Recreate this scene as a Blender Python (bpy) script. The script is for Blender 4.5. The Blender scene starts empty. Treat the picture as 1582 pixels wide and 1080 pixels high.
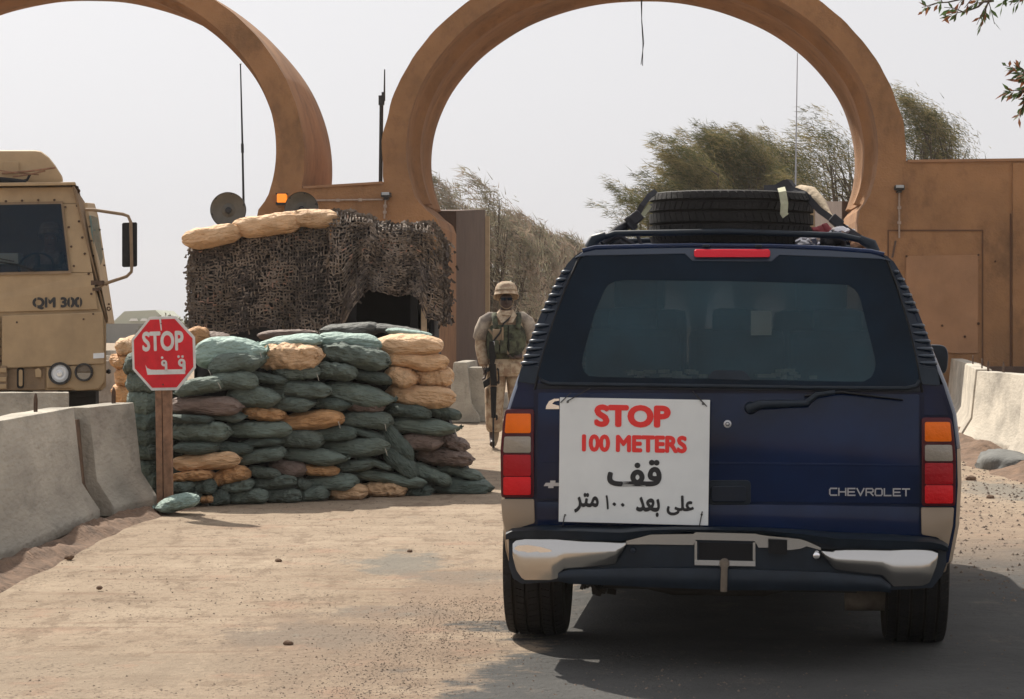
import bpy, bmesh, math, random
from mathutils import Vector, Matrix, noise
random.seed(7)
S = bpy.context.scene
COL = S.collection
R = math.radians
# ---------------- camera, sky, sun, exposure ----------------
F, CX, HY, CH = 3800.0, 791.0, 505.0, 1.46      # focal length in photo pixels, centre column, horizon row, eye height
cam = bpy.data.cameras.new('camera'); camo = bpy.data.objects.new('camera', cam); COL.objects.link(camo)
camo.location = (0, 0, CH); camo.rotation_euler = (R(90), 0, 0)
cam.sensor_width = 36; cam.lens = 36 * F / 1582; cam.shift_y = -35 / 1582
cam.clip_start = .1; cam.clip_end = 8000
S.camera = camo
SUNV = Vector((-.47, .86, 1)).normalized()
elev = math.asin(SUNV.z); az = math.atan2(SUNV.x, SUNV.y)
w = bpy.data.worlds.new("World"); S.world = w; w.use_nodes = True
nt = w.node_tree; nt.nodes.clear()
sky = nt.nodes.new('ShaderNodeTexSky'); sky.sky_type = 'NISHITA'; sky.sun_disc = False
sky.sun_elevation = elev; sky.sun_rotation = az; sky.dust_density = 6; sky.air_density = 1.0; sky.ozone_density = 1
hsv = nt.nodes.new('ShaderNodeHueSaturation'); hsv.inputs['Saturation'].default_value = .12
mx = nt.nodes.new('ShaderNodeMix'); mx.data_type = 'RGBA'; mx.inputs[0].default_value = .72
mx.inputs[7].default_value = (8.15, 8.1, 8.4, 1)           # dust veil, even over the whole sky
bg = nt.nodes.new('ShaderNodeBackground'); bg.inputs[1].default_value = .083
wo = nt.nodes.new('ShaderNodeOutputWorld')
nt.links.new(sky.outputs[0], hsv.inputs['Color']); nt.links.new(hsv.outputs[0], mx.inputs[6])
nt.links.new(mx.outputs[2], bg.inputs[0]); nt.links.new(bg.outputs[0], wo.inputs[0])
sun = bpy.data.lights.new('sun', 'SUN'); sun.energy = 5.0; sun.angle = R(.6); sun.color = (1, .93, .82)
suno = bpy.data.objects.new('sun', sun); COL.objects.link(suno)
suno.rotation_euler = (-SUNV).to_track_quat('-Z', 'Y').to_euler(); suno.location = (-20, 40, 60)
S.view_settings.view_transform = 'Standard'; S.view_settings.look = 'None'
S.view_settings.exposure = .38; S.view_settings.gamma = 1; S.view_settings.use_curve_mapping = False
S.cycles.max_bounces = 7; S.cycles.diffuse_bounces = 3; S.cycles.transparent_max_bounces = 12

# ---------------- helpers ----------------
def P(px, py, D):
    """world point seen at photo pixel (px,py) at distance D"""
    return Vector(((px - CX) / F * D, D, CH - (py - HY) / F * D))
def gd(py): return CH * F / (py - HY)       # ground distance of a row
def tag(o, label=None, cat=None, group=None, kind=None):
    if label: o['label'] = label
    if cat: o['category'] = cat
    if group: o['group'] = group
    if kind: o['kind'] = kind
    return o
def empty(name, loc, rot=(0, 0, 0), label=None, cat=None, group=None):
    o = bpy.data.objects.new(name, None); COL.objects.link(o)
    o.location = loc; o.rotation_euler = rot; o.empty_display_size = .1
    return tag(o, label, cat, group)
def pm(o):
    m = Matrix.LocRotScale(o.location, o.rotation_euler, o.scale)
    return pm(o.parent) @ m if o.parent else m
def obj(name, bm, mats, parent=None, local=False, smooth=None, bevel=None, origin=None, **kw):
    """link a bmesh (built in world coordinates unless local) as ONE mesh object"""
    if bevel:
        bm.normal_update()
        es = [e for e in bm.edges if len(e.link_faces) == 2 and e.calc_face_angle(0) > .5]
        bmesh.ops.bevel(bm, geom=es, offset=bevel, segments=2, profile=.6, affect='EDGES', clamp_overlap=True)
    me = bpy.data.meshes.new(name)
    if parent is not None and not local:
        bm.transform(pm(parent).inverted())
    loc = Vector((0, 0, 0))
    if parent is None and len(bm.verts):
        if origin is None:
            xs = [v.co.x for v in bm.verts]; ys = [v.co.y for v in bm.verts]
            origin = Vector(((min(xs) + max(xs)) / 2, (min(ys) + max(ys)) / 2, min(v.co.z for v in bm.verts)))
        loc = Vector(origin)
        bm.transform(Matrix.Translation(-loc))
    bm.to_mesh(me); bm.free()
    for m in (mats if isinstance(mats, (list, tuple)) else [mats]):
        me.materials.append(m)
    if smooth is not None:
        me.shade_smooth()
        me.set_sharp_from_angle(angle=R(smooth))
    o = bpy.data.objects.new(name, me); COL.objects.link(o)
    o.location = loc; o.parent = parent
    return tag(o, **kw)
def inst(src, parent=None, loc=None, rot=None, scale=None, **kw):
    o = src.copy(); COL.objects.link(o)
    if parent is not None: o.parent = parent
    if loc is not None: o.location = loc
    if rot is not None: o.rotation_euler = rot
    if scale is not None: o.scale = scale
    return tag(o, **kw)
def copy_tree(o, parent=None):
    c = o.copy(); COL.objects.link(c); c.parent = parent
    for ch in list(o.children): copy_tree(ch, c)
    return c
def BM(): return bmesh.new()
def box(bm, c, s, M=None, mi=0):
    c = Vector(c); vs = []
    for i in (-.5, .5):
        for j in (-.5, .5):
            for k in (-.5, .5):
                v = Vector((i * s[0], j * s[1], k * s[2]))
                if M is not None: v = M @ v
                vs.append(bm.verts.new(c + v))
    for f in ((0, 1, 3, 2), (4, 6, 7, 5), (0, 4, 5, 1), (2, 3, 7, 6), (0, 2, 6, 4), (1, 5, 7, 3)):
        fc = bm.faces.new([vs[i] for i in f]); fc.material_index = mi
    return vs
def frame(d):
    d = Vector(d).normalized()
    a = Vector((0, 0, 1)) if abs(d.z) < .9 else Vector((1, 0, 0))
    u = d.cross(a).normalized(); return u, d.cross(u).normalized()
def tube(bm, pts, r, n=8, mi=0, cap=True):
    pts = [Vector(p) for p in pts]; rings = []
    for i, p in enumerate(pts):
        d = (pts[min(i + 1, len(pts) - 1)] - pts[max(i - 1, 0)])
        u, v = frame(d); rr = r[i] if isinstance(r, (list, tuple)) else r
        if rings:   # keep frames aligned
            u0 = pu - d.normalized() * pu.dot(d.normalized())
            if u0.length > 1e-6: u = u0.normalized(); v = d.normalized().cross(u)
        pu = u
        rings.append([bm.verts.new(p + (u * math.cos(t * 2 * math.pi / n) + v * math.sin(t * 2 * math.pi / n)) * rr) for t in range(n)])
    for a, b in zip(rings, rings[1:]):
        for k in range(n):
            f = bm.faces.new((a[k], a[(k + 1) % n], b[(k + 1) % n], b[k])); f.material_index = mi
    if cap:
        for rg in (rings[0], rings[-1][::-1]):
            f = bm.faces.new(rg); f.material_index = mi
def lathe(bm, prof, c, axis=(0, 0, 1), n=32, mi=0, closed=False):
    """prof = [(radius, along axis)]"""
    c = Vector(c); ax = Vector(axis).normalized(); u, v = frame(ax); rings = []
    for r_, h_ in prof:
        if r_ < 1e-5: rings.append([bm.verts.new(c + ax * h_)])
        else: rings.append([bm.verts.new(c + ax * h_ + (u * math.cos(k * 2 * math.pi / n) + v * math.sin(k * 2 * math.pi / n)) * r_) for k in range(n)])
    pr = list(zip(rings, rings[1:]))
    if closed: pr.append((rings[-1], rings[0]))
    for a, b in pr:
        for k in range(n):
            q = [a[k % len(a)], a[(k + 1) % len(a)], b[(k + 1) % len(b)], b[k % len(b)]]
            q2 = []
            for x in q:
                if x not in q2: q2.append(x)
            if len(q2) > 2:
                f = bm.faces.new(q2); f.material_index = mi
def prism(bm, front, back, mi=0):
    """two matching outlines of world points joined as a solid"""
    a = [bm.verts.new(p) for p in front]; b = [bm.verts.new(p) for p in back]
    fs = [bm.faces.new(a), bm.faces.new(b[::-1])]
    n = len(a)
    for k in range(n): fs.append(bm.faces.new((a[k], b[k], b[(k + 1) % n], a[(k + 1) % n])))
    for f in fs: f.material_index = mi
    bmesh.ops.recalc_face_normals(bm, faces=fs)
    return fs
def rpoly(x0, y0, x1, y1, r=4, n=4):
    """rounded rectangle outline"""
    o = []
    for cx, cy, a0 in ((x1 - r, y0 + r, -90), (x1 - r, y1 - r, 0), (x0 + r, y1 - r, 90), (x0 + r, y0 + r, 180)):
        for k in range(n + 1):
            a = R(a0 + 90 * k / n); o.append((cx + r * math.cos(a), cy + r * math.sin(a)))
    return o
def roundp(pts, r=6, n=3):
    """round the corners of an outline"""
    o = []; m = len(pts)
    for i in range(m):
        p = Vector((*pts[i], 0)); a = Vector((*pts[i - 1], 0)); b = Vector((*pts[(i + 1) % m], 0))
        ra = min(r, (a - p).length * .45); rb = min(r, (b - p).length * .45)
        A = p + (a - p).normalized() * ra; B = p + (b - p).normalized() * rb
        for k in range(n + 1):
            t = k / n; q = A * (1 - t) ** 2 + p * 2 * t * (1 - t) + B * t * t
            o.append((q.x, q.y))
    return o
def text(name, body, c, u, v, wd, ht, mat, parent=None, bold=.0, thick=0, depth=.003, local=False, shear=0, **kw):
    """lettering as a thin solid, fitted into wd x ht, centred on c, u to the right and v up"""
    cu = bpy.data.curves.new('lettering', 'FONT'); cu.body = body; cu.offset = bold; cu.extrude = .02; cu.shear = shear
    cu.resolution_u = 4
    t = bpy.data.objects.new('lettering', cu); COL.objects.link(t)
    me = bpy.data.meshes.new_from_object(t); bpy.data.objects.remove(t)
    bm = BM(); bm.from_mesh(me); bpy.data.meshes.remove(me)
    if thick:       # heavier strokes: the letter repeated a hair to every side, each a touch lower
        me = bpy.data.meshes.new('lettering'); bm.to_mesh(me)
        for k in range(8):
            b2 = BM(); b2.from_mesh(me)
            for q in b2.verts:
                q.co.x += math.cos(k * .7854) * thick; q.co.y += math.sin(k * .7854) * thick; q.co.z -= .0012 * (k + 1) if q.co.z > 0 else 0
            m2 = bpy.data.meshes.new('lettering'); b2.to_mesh(m2); b2.free(); bm.from_mesh(m2); bpy.data.meshes.remove(m2)
        bpy.data.meshes.remove(me)
    x0 = min(q.co.x for q in bm.verts); x1 = max(q.co.x for q in bm.verts)
    y0 = min(q.co.y for q in bm.verts); y1 = max(q.co.y for q in bm.verts)
    u = Vector(u).normalized(); v = Vector(v).normalized(); n = u.cross(v)
    for q in bm.verts:
        a = ((q.co.x - x0) / (x1 - x0) - .5) * wd; b = ((q.co.y - y0) / (y1 - y0) - .5) * ht
        q.co = Vector(c) + u * a + v * b + n * (depth * (1 - (.02 - q.co.z) * 40) if q.co.z > 0 else -.0005)
    return obj(name, bm, mat, parent, local=local, **kw)

# ---------------- materials ----------------
MATS = {}
def mat(name, col, rough=.8, var=.15, scale=6, bump=.0, bscale=40, metal=0, coat=0, col2=None, spec=.5, alpha=1, stain=0, obj_rand=0, sheen=0, dust=0, hard=0, transl=0, bdist=.02, stretch=None):
    m = bpy.data.materials.new(name); m.use_nodes = True; N = m.node_tree.nodes; L = m.node_tree.links
    b = N['Principled BSDF']; b.inputs['Roughness'].default_value = rough; b.inputs['Metallic'].default_value = metal
    b.inputs['Coat Weight'].default_value = coat; b.inputs['Coat Roughness'].default_value = .06
    b.inputs['Specular IOR Level'].default_value = spec; b.inputs['Alpha'].default_value = alpha
    tc = N.new('ShaderNodeTexCoord'); vec = tc.outputs['Object']
    if stretch:
        ms_ = N.new('ShaderNodeMapping'); ms_.inputs['Scale'].default_value = stretch; L.new(vec, ms_.inputs[0]); vec = ms_.outputs[0]
    if obj_rand:
        oi = N.new('ShaderNodeObjectInfo'); va = N.new('ShaderNodeVectorMath'); va.operation = 'MULTIPLY_ADD'
        cb = N.new('ShaderNodeCombineXYZ'); L.new(oi.outputs['Random'], cb.inputs[0]); L.new(oi.outputs['Random'], cb.inputs[1])
        va.inputs[1].default_value = (40, 70, 0); L.new(cb.outputs[0], va.inputs[0]); L.new(tc.outputs['Object'], va.inputs[2]); vec = va.outputs[0]
    n1 = N.new('ShaderNodeTexNoise'); n1.inputs['Scale'].default_value = scale; n1.inputs['Detail'].default_value = 8; n1.inputs['Roughness'].default_value = .62
    L.new(vec, n1.inputs['Vector'])
    rp = N.new('ShaderNodeValToRGB'); c2 = col2 or [c * (1 - var) for c in col]; c1 = col if col2 else [min(1, c * (1 + var)) for c in col]
    rp.color_ramp.elements[0].position = .34 + .1 * hard; rp.color_ramp.elements[1].position = .66 - .1 * hard
    rp.color_ramp.elements[0].color = (*c2, 1); rp.color_ramp.elements[1].color = (*c1, 1)
    L.new(n1.outputs['Fac'], rp.inputs[0]); out = rp.outputs[0]
    if obj_rand:
        hv = N.new('ShaderNodeHueSaturation'); mr = N.new('ShaderNodeMapRange')
        mr.inputs[3].default_value = 1 - obj_rand; mr.inputs[4].default_value = 1 + obj_rand
        L.new(oi.outputs['Random'], mr.inputs[0]); L.new(mr.outputs[0], hv.inputs['Value']); L.new(out, hv.inputs['Color']); out = hv.outputs[0]
    if stain:
        n2 = N.new('ShaderNodeTexNoise'); n2.inputs['Scale'].default_value = 1.3; n2.inputs['Detail'].default_value = 9; n2.inputs['Roughness'].default_value = .7
        mp = N.new('ShaderNodeMapping'); mp.inputs['Scale'].default_value = (1.5, 1.5, .9); L.new(vec, mp.inputs[0]); L.new(mp.outputs[0], n2.inputs['Vector'])
        r2 = N.new('ShaderNodeValToRGB'); r2.color_ramp.elements[0].position = .5; r2.color_ramp.elements[1].position = .72
        r2.color_ramp.elements[0].color = (1, 1, 1, 1); r2.color_ramp.elements[1].color = (1 - stain,) * 3 + (1,)
        mm = N.new('ShaderNodeMix'); mm.data_type = 'RGBA'; mm.blend_type = 'MULTIPLY'; mm.inputs[0].default_value = 1
        L.new(n2.outputs['Fac'], r2.inputs[0]); L.new(out, mm.inputs[6]); L.new(r2.outputs[0], mm.inputs[7]); out = mm.outputs[2]
    if dust:
        n3 = N.new('ShaderNodeTexNoise'); n3.inputs['Scale'].default_value = 3; n3.inputs['Detail'].default_value = 10; n3.inputs['Roughness'].default_value = .75
        L.new(vec, n3.inputs['Vector'])
        mr3 = N.new('ShaderNodeMapRange'); mr3.inputs[1].default_value = .35; mr3.inputs[2].default_value = .8; mr3.inputs[3].default_value = dust * .35; mr3.inputs[4].default_value = dust * 1.4
        L.new(n3.outputs['Fac'], mr3.inputs[0])
        md = N.new('ShaderNodeMix'); md.data_type = 'RGBA'; L.new(mr3.outputs[0], md.inputs[0]); L.new(out, md.inputs[6]); md.inputs[7].default_value = (.30, .24, .17, 1); out = md.outputs[2]
        ra = N.new('ShaderNodeMath'); ra.operation = 'ADD'; ra.inputs[1].default_value = rough; L.new(mr3.outputs[0], ra.inputs[0]); L.new(ra.outputs[0], b.inputs['Roughness'])
    L.new(out, b.inputs['Base Color'])
    if bump:
        nb = N.new('ShaderNodeTexNoise'); nb.inputs['Scale'].default_value = bscale; nb.inputs['Detail'].default_value = 6; L.new(vec, nb.inputs['Vector'])
        bp = N.new('ShaderNodeBump'); bp.inputs['Strength'].default_value = min(1, bump); bp.inputs['Distance'].default_value = bdist
        L.new(nb.outputs['Fac'], bp.inputs['Height']); L.new(bp.outputs[0], b.inputs['Normal'])
    if transl:
        tr = N.new('ShaderNodeBsdfTranslucent'); L.new(out, tr.inputs[0]); ms = N.new('ShaderNodeMixShader'); ms.inputs[0].default_value = transl
        L.new(b.outputs[0], ms.inputs[1]); L.new(tr.outputs[0], ms.inputs[2]); L.new(ms.outputs[0], N['Material Output'].inputs[0])
    MATS[name] = m; return m
M_ = mat
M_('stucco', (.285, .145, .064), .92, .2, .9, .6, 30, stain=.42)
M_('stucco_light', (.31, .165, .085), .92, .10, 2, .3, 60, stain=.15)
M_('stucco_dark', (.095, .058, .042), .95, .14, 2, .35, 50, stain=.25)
M_('groove', (.10, .045, .022), .95, .1, 3)
M_('edge_pale', (.50, .38, .24), .9, .1, 6)  # paler strip at the far end of the passage walls
M_('concrete', (.36, .325, .265), .93, .3, 2.0, .8, 30, stain=.6, stretch=(1, .3, 1))
M_('concrete_pale', (.44, .395, .325), .93, .22, 2.2, .45, 30, stain=.55, stretch=(1, .35, 1))
M_('rebar', (.10, .06, .04), .8, .3, 20, metal=.4)
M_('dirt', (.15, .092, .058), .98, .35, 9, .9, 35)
M_('bag_green', (.118, .158, .134), .75, 0.18, 3, .75, 4.5, obj_rand=0.2, dust=0.08, bdist=.09)
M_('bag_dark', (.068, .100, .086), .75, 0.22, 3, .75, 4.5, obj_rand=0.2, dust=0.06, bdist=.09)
M_('bag_mint', (0.27, 0.37, 0.325), .75, 0.15, 3, .75, 4.5, obj_rand=0.08, dust=0, bdist=.09)
M_('bag_tan', (0.66, 0.42, 0.235), .75, 0.12, 3, .75, 4.5, obj_rand=0.1, dust=0, bdist=.09)
M_('bag_orange', (.56, .30, .13), .75, 0.18, 3, .75, 4.5, obj_rand=0.1, dust=0, bdist=.09)
M_('bag_brown', (0.18, 0.125, 0.1), .75, 0.14, 3, .75, 4.5, obj_rand=0.12, dust=0, bdist=.09)
M_('bag_grey', (0.085, 0.09, 0.083), .75, 0.18, 3, .75, 4.5, obj_rand=0.1, dust=0.05, bdist=.09)
M_('string', (.40, .37, .31), .8)
M_('net', (.185, .145, .112), .9, .5, 2.2)
M_('net_dark', (.085, .066, .055), .9, .3, 9)
M_('net_pink', (.30, .18, .13), .9, .3, 7)
M_('black_cloth_shade', (.012, .012, .014), .95, .3, 5)  # black cloth; also stands for shade in the booth and bag gaps
M_('wood', (.25, .135, .08), .8, .35, 14, .3, 60)
M_('wood_pale', (.42, .31, .2), .8, .2, 14, .2, 60)
M_('sign_red', (.60, .010, .022), .5, .15, 7, dust=.015, spec=.3)
M_('sign_white', (.62, .62, .60), .5, .10, 14)
M_('board_white', (.70, .72, .71), .45, .05, 5, stain=.12)
M_('letter_red', (.78, .03, .025), .5, .04)
M_('letter_black', (.012, .012, .014), .5, .04)
M_('army_tan', (.40, .28, .155), .62, .10, 4, .1, 90, stain=.16)
M_('army_tan_dark', (.25, .17, .10), .75, .15, 5, .1, 90, stain=.3)
M_('rubber', (.008, .008, .009), .75, .3, 9, .2, 90, dust=.025, spec=.3)
M_('rubber_dusty', (.012, .011, .011), .8, .3, 9, .2, 90, dust=.09, spec=.2)
M_('rib', (.020, .034, .055), .35, .1, 9, spec=.7)  # bluish highlight of the louvres put into the colour
M_('spoiler', (.028, .042, .070), .3, .1, 3, spec=.55)  # sky reflection on the roof edge put into the colour
M_('black', (.006, .006, .007), .6, .2, 9, spec=.25)
M_('black_metal', (.015, .015, .017), .38, .2, 20, metal=.3)
M_('chassis', (.018, .015, .013), .85, .4, 10, dust=.05)
M_('glass_truck', (.004, .024, .050), .08, .1, 3, alpha=.42, spec=.16)
M_('glass_door', (.16, .26, .24), .1, .1, 3, alpha=.8)
M_('steel', (.55, .56, .58), .25, .1, 9, metal=1)
M_('chrome', (.50, .49, .475), .20, .02, 5, metal=1)
M_('chrome_clean', (.8, .8, .82), .12, .05, 5, metal=1)
M_('paint_blue', (.0012, .0115, .050), .10, .45, 1.3, spec=.3, dust=.004)
M_('paint_pewter', (.30, .225, .155), .42, .06, 3, coat=.3, metal=.25, dust=.15)
M_('trim', (.007, .014, .024), .45, .25, 12, dust=.008, spec=.28)
M_('trim_gloss', (.004, .010, .022), .25, .1, 3, spec=.35)
M_('glass_dark', (.0028, .009, .018), .14, .4, 2, spec=.12)
M_('glass_rear', (.008, .034, .048), .12, .45, 2.2, alpha=.72, spec=.4)
M_('glass_front', (.004, .010, .014), .12, .2, 2, alpha=.93, spec=.2)
M_('lens_red', (.36, .003, .008), .25, .12, 6, .25, 70, coat=.15, spec=.25)
M_('lens_red2', (.60, .004, .008), .25, .12, 6, .25, 70, coat=.15, spec=.25)
M_('lens_brake', (.62, .006, .022), .25, .05, 6, .25, 70, coat=.15, spec=.25)
M_('lens_amber', (.86, .16, .004), .25, .08, 6, .25, 70, coat=.15, spec=.25)
M_('lens_clear', (.28, .24, .19), .2, .1, 6, .25, 70, coat=.9)
M_('lens_house', (.07, .002, .008), .25, .1, 6, coat=.2, spec=.25)
M_('reflector', (.75, .78, .8), .2, .1, 6, coat=.5)
M_('badge', (.50, .50, .52), .3, .05, 9, metal=.8)
M_('rust', (.15, .12, .09), .85, .3, 12)
M_('strap', (.028, .028, .034), .8, .2, 9)
M_('webbing', (.36, .36, .25), .85, .15, 30)
M_('burlap', (.45, .36, .25), .9, .2, 20, .4, 60)
M_('foil', (.6, .58, .6), .25, .3, 9, metal=.8)
M_('cloth_red', (.28, .05, .06), .7, .3, 9)
M_('cloth_floral', (.42, .22, .12), .8, .5, 30, hard=.5)
M_('paper', (.8, .85, .72), .7, .04)
M_('seat_cloth', (.05, .06, .065), .9, .15, 9)
M_('skin', (.045, .022, .015), .5, .12, 9)
M_('skin_light', (.32, .17, .11), .5, .12, 9)
M_('lips', (.06, .022, .018), .5, .1)
M_('eye', (.5, .48, .45), .3, .1)
M_('camo_desert', (.50, .40, .28), .9, .1, 16, .15, 80, col2=(.30, .20, .13), hard=.7)
M_('camo_vest', (.085, .095, .055), .92, .1, 13, .3, 60, col2=(.022, .022, .014), hard=.6)
M_('camo_grey', (.40, .34, .27), .9, .1, 11, .15, 80, col2=(.20, .165, .14), hard=.5)
M_('boot', (.26, .19, .12), .85, .15, 12)
M_('dish', (.115, .11, .095), .7, .25, 5)
M_('dish_rim', (.05, .045, .04), .7, .2, 9)
M_('conduit', (.33, .25, .2), .6, .2, 20)
M_('lamp_glass', (.35, .38, .4), .2, .1, 9)
M_('wire', (.02, .02, .02), .7)
M_('pale_wire', (.42, .42, .44), .6)
M_('bark', (.09, .07, .052), .95, .3, 12, .5, 40)
M_('leaf_far', (.23, .215, .15), .9, .35, 1.2, transl=.35)  # distance haze put into this paler leaf colour
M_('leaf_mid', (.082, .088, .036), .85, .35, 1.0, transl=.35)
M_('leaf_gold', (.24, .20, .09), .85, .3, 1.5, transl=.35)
M_('leaf_brown', (.30, .235, .18), .9, .3, 1.2, transl=.3)  # brown leaves, paled in colour to carry the distance haze
M_('leaf_near', (.06, .10, .03), .6, .3, 6, transl=.35)
M_('leaf_rust', (.20, .08, .035), .7, .3, 6, transl=.3)
M_('far_roof', (.40, .42, .34), .9, .12, .1)
M_('far_white', (.75, .75, .72), .8, .05, .1)
M_('far_dark', (.16, .16, .15), .9, .2, .1)
M_('far_scrub', (.17, .16, .11), .95, .3, .3)
M_('pebble', (.20, .15, .115), .95, .5, 30, obj_rand=.4)
M_('rock_grey', (.12, .12, .112), .9, .2, 8, .5, 30)
# amber beacon: a lit lamp
mb = M_('beacon_lens', (.9, .22, .01), .2, .05); _b = mb.node_tree.nodes['Principled BSDF']
_b.inputs['Emission Color'].default_value = (1, .28, .02, 1); _b.inputs['Emission Strength'].default_value = .55
MT = MATS
# ---------------- ground and road ----------------
def ground_mat(name, asphalt):
    m = bpy.data.materials.new(name); m.use_nodes = True; N = m.node_tree.nodes; L = m.node_tree.links
    b = N['Principled BSDF']; b.inputs['Roughness'].default_value = .95; b.inputs['Specular IOR Level'].default_value = .25
    g = N.new('ShaderNodeNewGeometry'); pos = g.outputs['Position']
    def nz(sc, det=8, ro=.6, stretch=None):
        n = N.new('ShaderNodeTexNoise'); n.inputs['Scale'].default_value = sc; n.inputs['Detail'].default_value = det; n.inputs['Roughness'].default_value = ro
        if stretch:
            mp = N.new('ShaderNodeMapping'); mp.inputs['Scale'].default_value = stretch; L.new(pos, mp.inputs[0]); L.new(mp.outputs[0], n.inputs['Vector'])
        else: L.new(pos, n.inputs['Vector'])
        return n.outputs['Fac']
    def ramp(fac, p0, c0, p1, c1):
        r_ = N.new('ShaderNodeValToRGB'); e = r_.color_ramp.elements
        e[0].position = p0; e[1].position = p1; e[0].color = (*c0, 1); e[1].color = (*c1, 1); L.new(fac, r_.inputs[0]); return r_.outputs[0]
    def mixc(f, a, c, mode='MIX'):
        q = N.new('ShaderNodeMix'); q.data_type = 'RGBA'; q.blend_type = mode
        if isinstance(f, float): q.inputs[0].default_value = f
        else: L.new(f, q.inputs[0])
        L.new(a, q.inputs[6])
        if isinstance(c, tuple): q.inputs[7].default_value = (*c, 1)
        else: L.new(c, q.inputs[7])
        return q.outputs[2]
    def math_(op, a, c, d=None):
        q = N.new('ShaderNodeMath'); q.operation = op; q.use_clamp = False
        for i, v in enumerate((a, c, d)):
            if v is None: continue
            if isinstance(v, (int, float)): q.inputs[i].default_value = v
            else: L.new(v, q.inputs[i])
        return q.outputs[0]
    def mr(v, a, c, d=0, e=1, smooth=True):
        q = N.new('ShaderNodeMapRange'); q.interpolation_type = 'SMOOTHSTEP' if smooth else 'LINEAR'
        q.inputs[1].default_value = a; q.inputs[2].default_value = c; q.inputs[3].default_value = d; q.inputs[4].default_value = e
        L.new(v, q.inputs[0]); return q.outputs[0]
    sand = ramp(nz(.8), .3, (.29, .222, .155), .7, (.41, .325, .235))
    sand = mixc(mr(nz(3.2, 8, .7, (.25, 1.6, 1)), .5, .66, 0, .65), sand, (.225, .15, .10))        # long dusty streaks across the track
    sand = mixc(mr(nz(4.5, 9, .75, (1, .38, 1)), .5, .60, 0, .65), sand, (.19, .135, .09))
    sand = mixc(mr(nz(16, 8, .8, (1, .45, 1)), .54, .62, 0, .6), sand, (.13, .09, .062))
    sand = mixc(mr(nz(1.1, 6, .6, (.4, .8, 1)), .56, .68, 0, .45), sand, (.46, .37, .27))
    # grey worn asphalt showing in patches
    sand = mixc(mr(nz(.9, 9, .7, (1, .55, 1)), .63, .70, 0, .7), sand, (.17, .165, .145))
    # worn patches of old asphalt where the wheels pass
    def patch(x, y, rx, ry):
        v = N.new('ShaderNodeVectorMath'); v.operation = 'SUBTRACT'; L.new(pos, v.inputs[0]); v.inputs[1].default_value = (x, y, 0)
        v2 = N.new('ShaderNodeVectorMath'); v2.operation = 'MULTIPLY'; L.new(v.outputs[0], v2.inputs[0]); v2.inputs[1].default_value = (1 / rx, 1 / ry, 0)
        ln = N.new('ShaderNodeVectorMath'); ln.operation = 'LENGTH'; L.new(v2.outputs[0], ln.inputs[0])
        return mr(math_('ADD', ln.outputs['Value'], math_('MULTIPLY', math_('SUBTRACT', wn, .5), 3.2)), .5, 1.1, .8, 0)
    wn = nz(3.5, 9, .75, (1, .5, 1))
    for q in ((-.66, 15.2, .35, .8), (-.3, 14.3, .4, .5), (-.95, 11.6, .45, .55), (-.62, 12.6, .4, .35), (4.4, 22, .5, 1.5)):
        sand = mixc(patch(*q), sand, (.165, .165, .145))
    for q, c_ in (((-.75, 11.2, .75, 1.8), (.215, .155, .11)), ((-.3, 13.2, .5, 1.8), (.24, .17, .12)), ((-2.1, 10.4, 1.3, 1.0), (.27, .215, .155)), ((3.2, 18, .8, 5), (.235, .17, .12))):
        sand = mixc(math_('MULTIPLY', patch(*q), .8), sand, c_)
    sand = mixc(mr(nz(1.9, 7, .65), .55, .7, 0, .5), sand, (.36, .22, .15))
    # grit
    vo = N.new('ShaderNodeTexVoronoi'); vo.inputs['Scale'].default_value = 30; L.new(pos, vo.inputs['Vector'])
    grit = math_('MULTIPLY', mr(vo.outputs['Distance'], .13, .26, 1, 0), mr(nz(2.3, 5), .44, .60))
    sand = mixc(math_('MULTIPLY', grit, .95), sand, (.06, .043, .033))
    vo2 = N.new('ShaderNodeTexVoronoi'); vo2.inputs['Scale'].default_value = 75; L.new(pos, vo2.inputs['Vector'])
    sand = mixc(mr(vo2.outputs['Distance'], .1, .5, .28, 0), sand, (.12, .08, .055))
    fine = nz(260, 3, .7)
    sand = mixc(mr(fine, .4, .62, 0, .35), sand, (.20, .14, .095))
    out = sand; h = math_('ADD', math_('MULTIPLY', nz(14, 8, .7), 1.0), math_('MULTIPLY', grit, .5))
    if asphalt:
        asp = ramp(nz(1.4, 8, .7), .3, (.055, .054, .053), .7, (.100, .098, .093))
        asp = mixc(mr(nz(190, 3, .8), .42, .62, 0, .6), asp, (.06, .058, .055))
        asp = mixc(mr(nz(2.2, 9, .75, (1, .5, 1)), .55, .75, 0, .4), asp, (.26, .21, .16))
        sx = N.new('ShaderNodeSeparateXYZ'); L.new(pos, sx.inputs[0]); X, Y = sx.outputs[0], sx.outputs[1]
        n_ = math_('MULTIPLY', math_('SUBTRACT', nz(1.3, 10, .72), .5), 2.6)
        edge = math_('SUBTRACT', math_('ADD', X, n_), math_('MULTIPLY_ADD', math_('SUBTRACT', Y, 9.6), .13, -.27))
        left = mr(edge, -.12, .16)
        far = mr(math_('ADD', Y, math_('MULTIPLY', n_, 1.6)), 13.5, 18, 1, 0)
        k = math_('MULTIPLY', left, far)
        out = mixc(k, sand, asp)
    L.new(out, b.inputs['Base Color'])
    bp = N.new('ShaderNodeBump'); bp.inputs['Strength'].default_value = .85; bp.inputs['Distance'].default_value = .035
    L.new(h, bp.inputs['Height']); L.new(bp.outputs[0], b.inputs['Normal'])
    return m
MT['sand'] = ground_mat('sand', False); MT['road'] = ground_mat('road', True)
bm = BM()
NR, NA = 60, 64
rings = []
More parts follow.
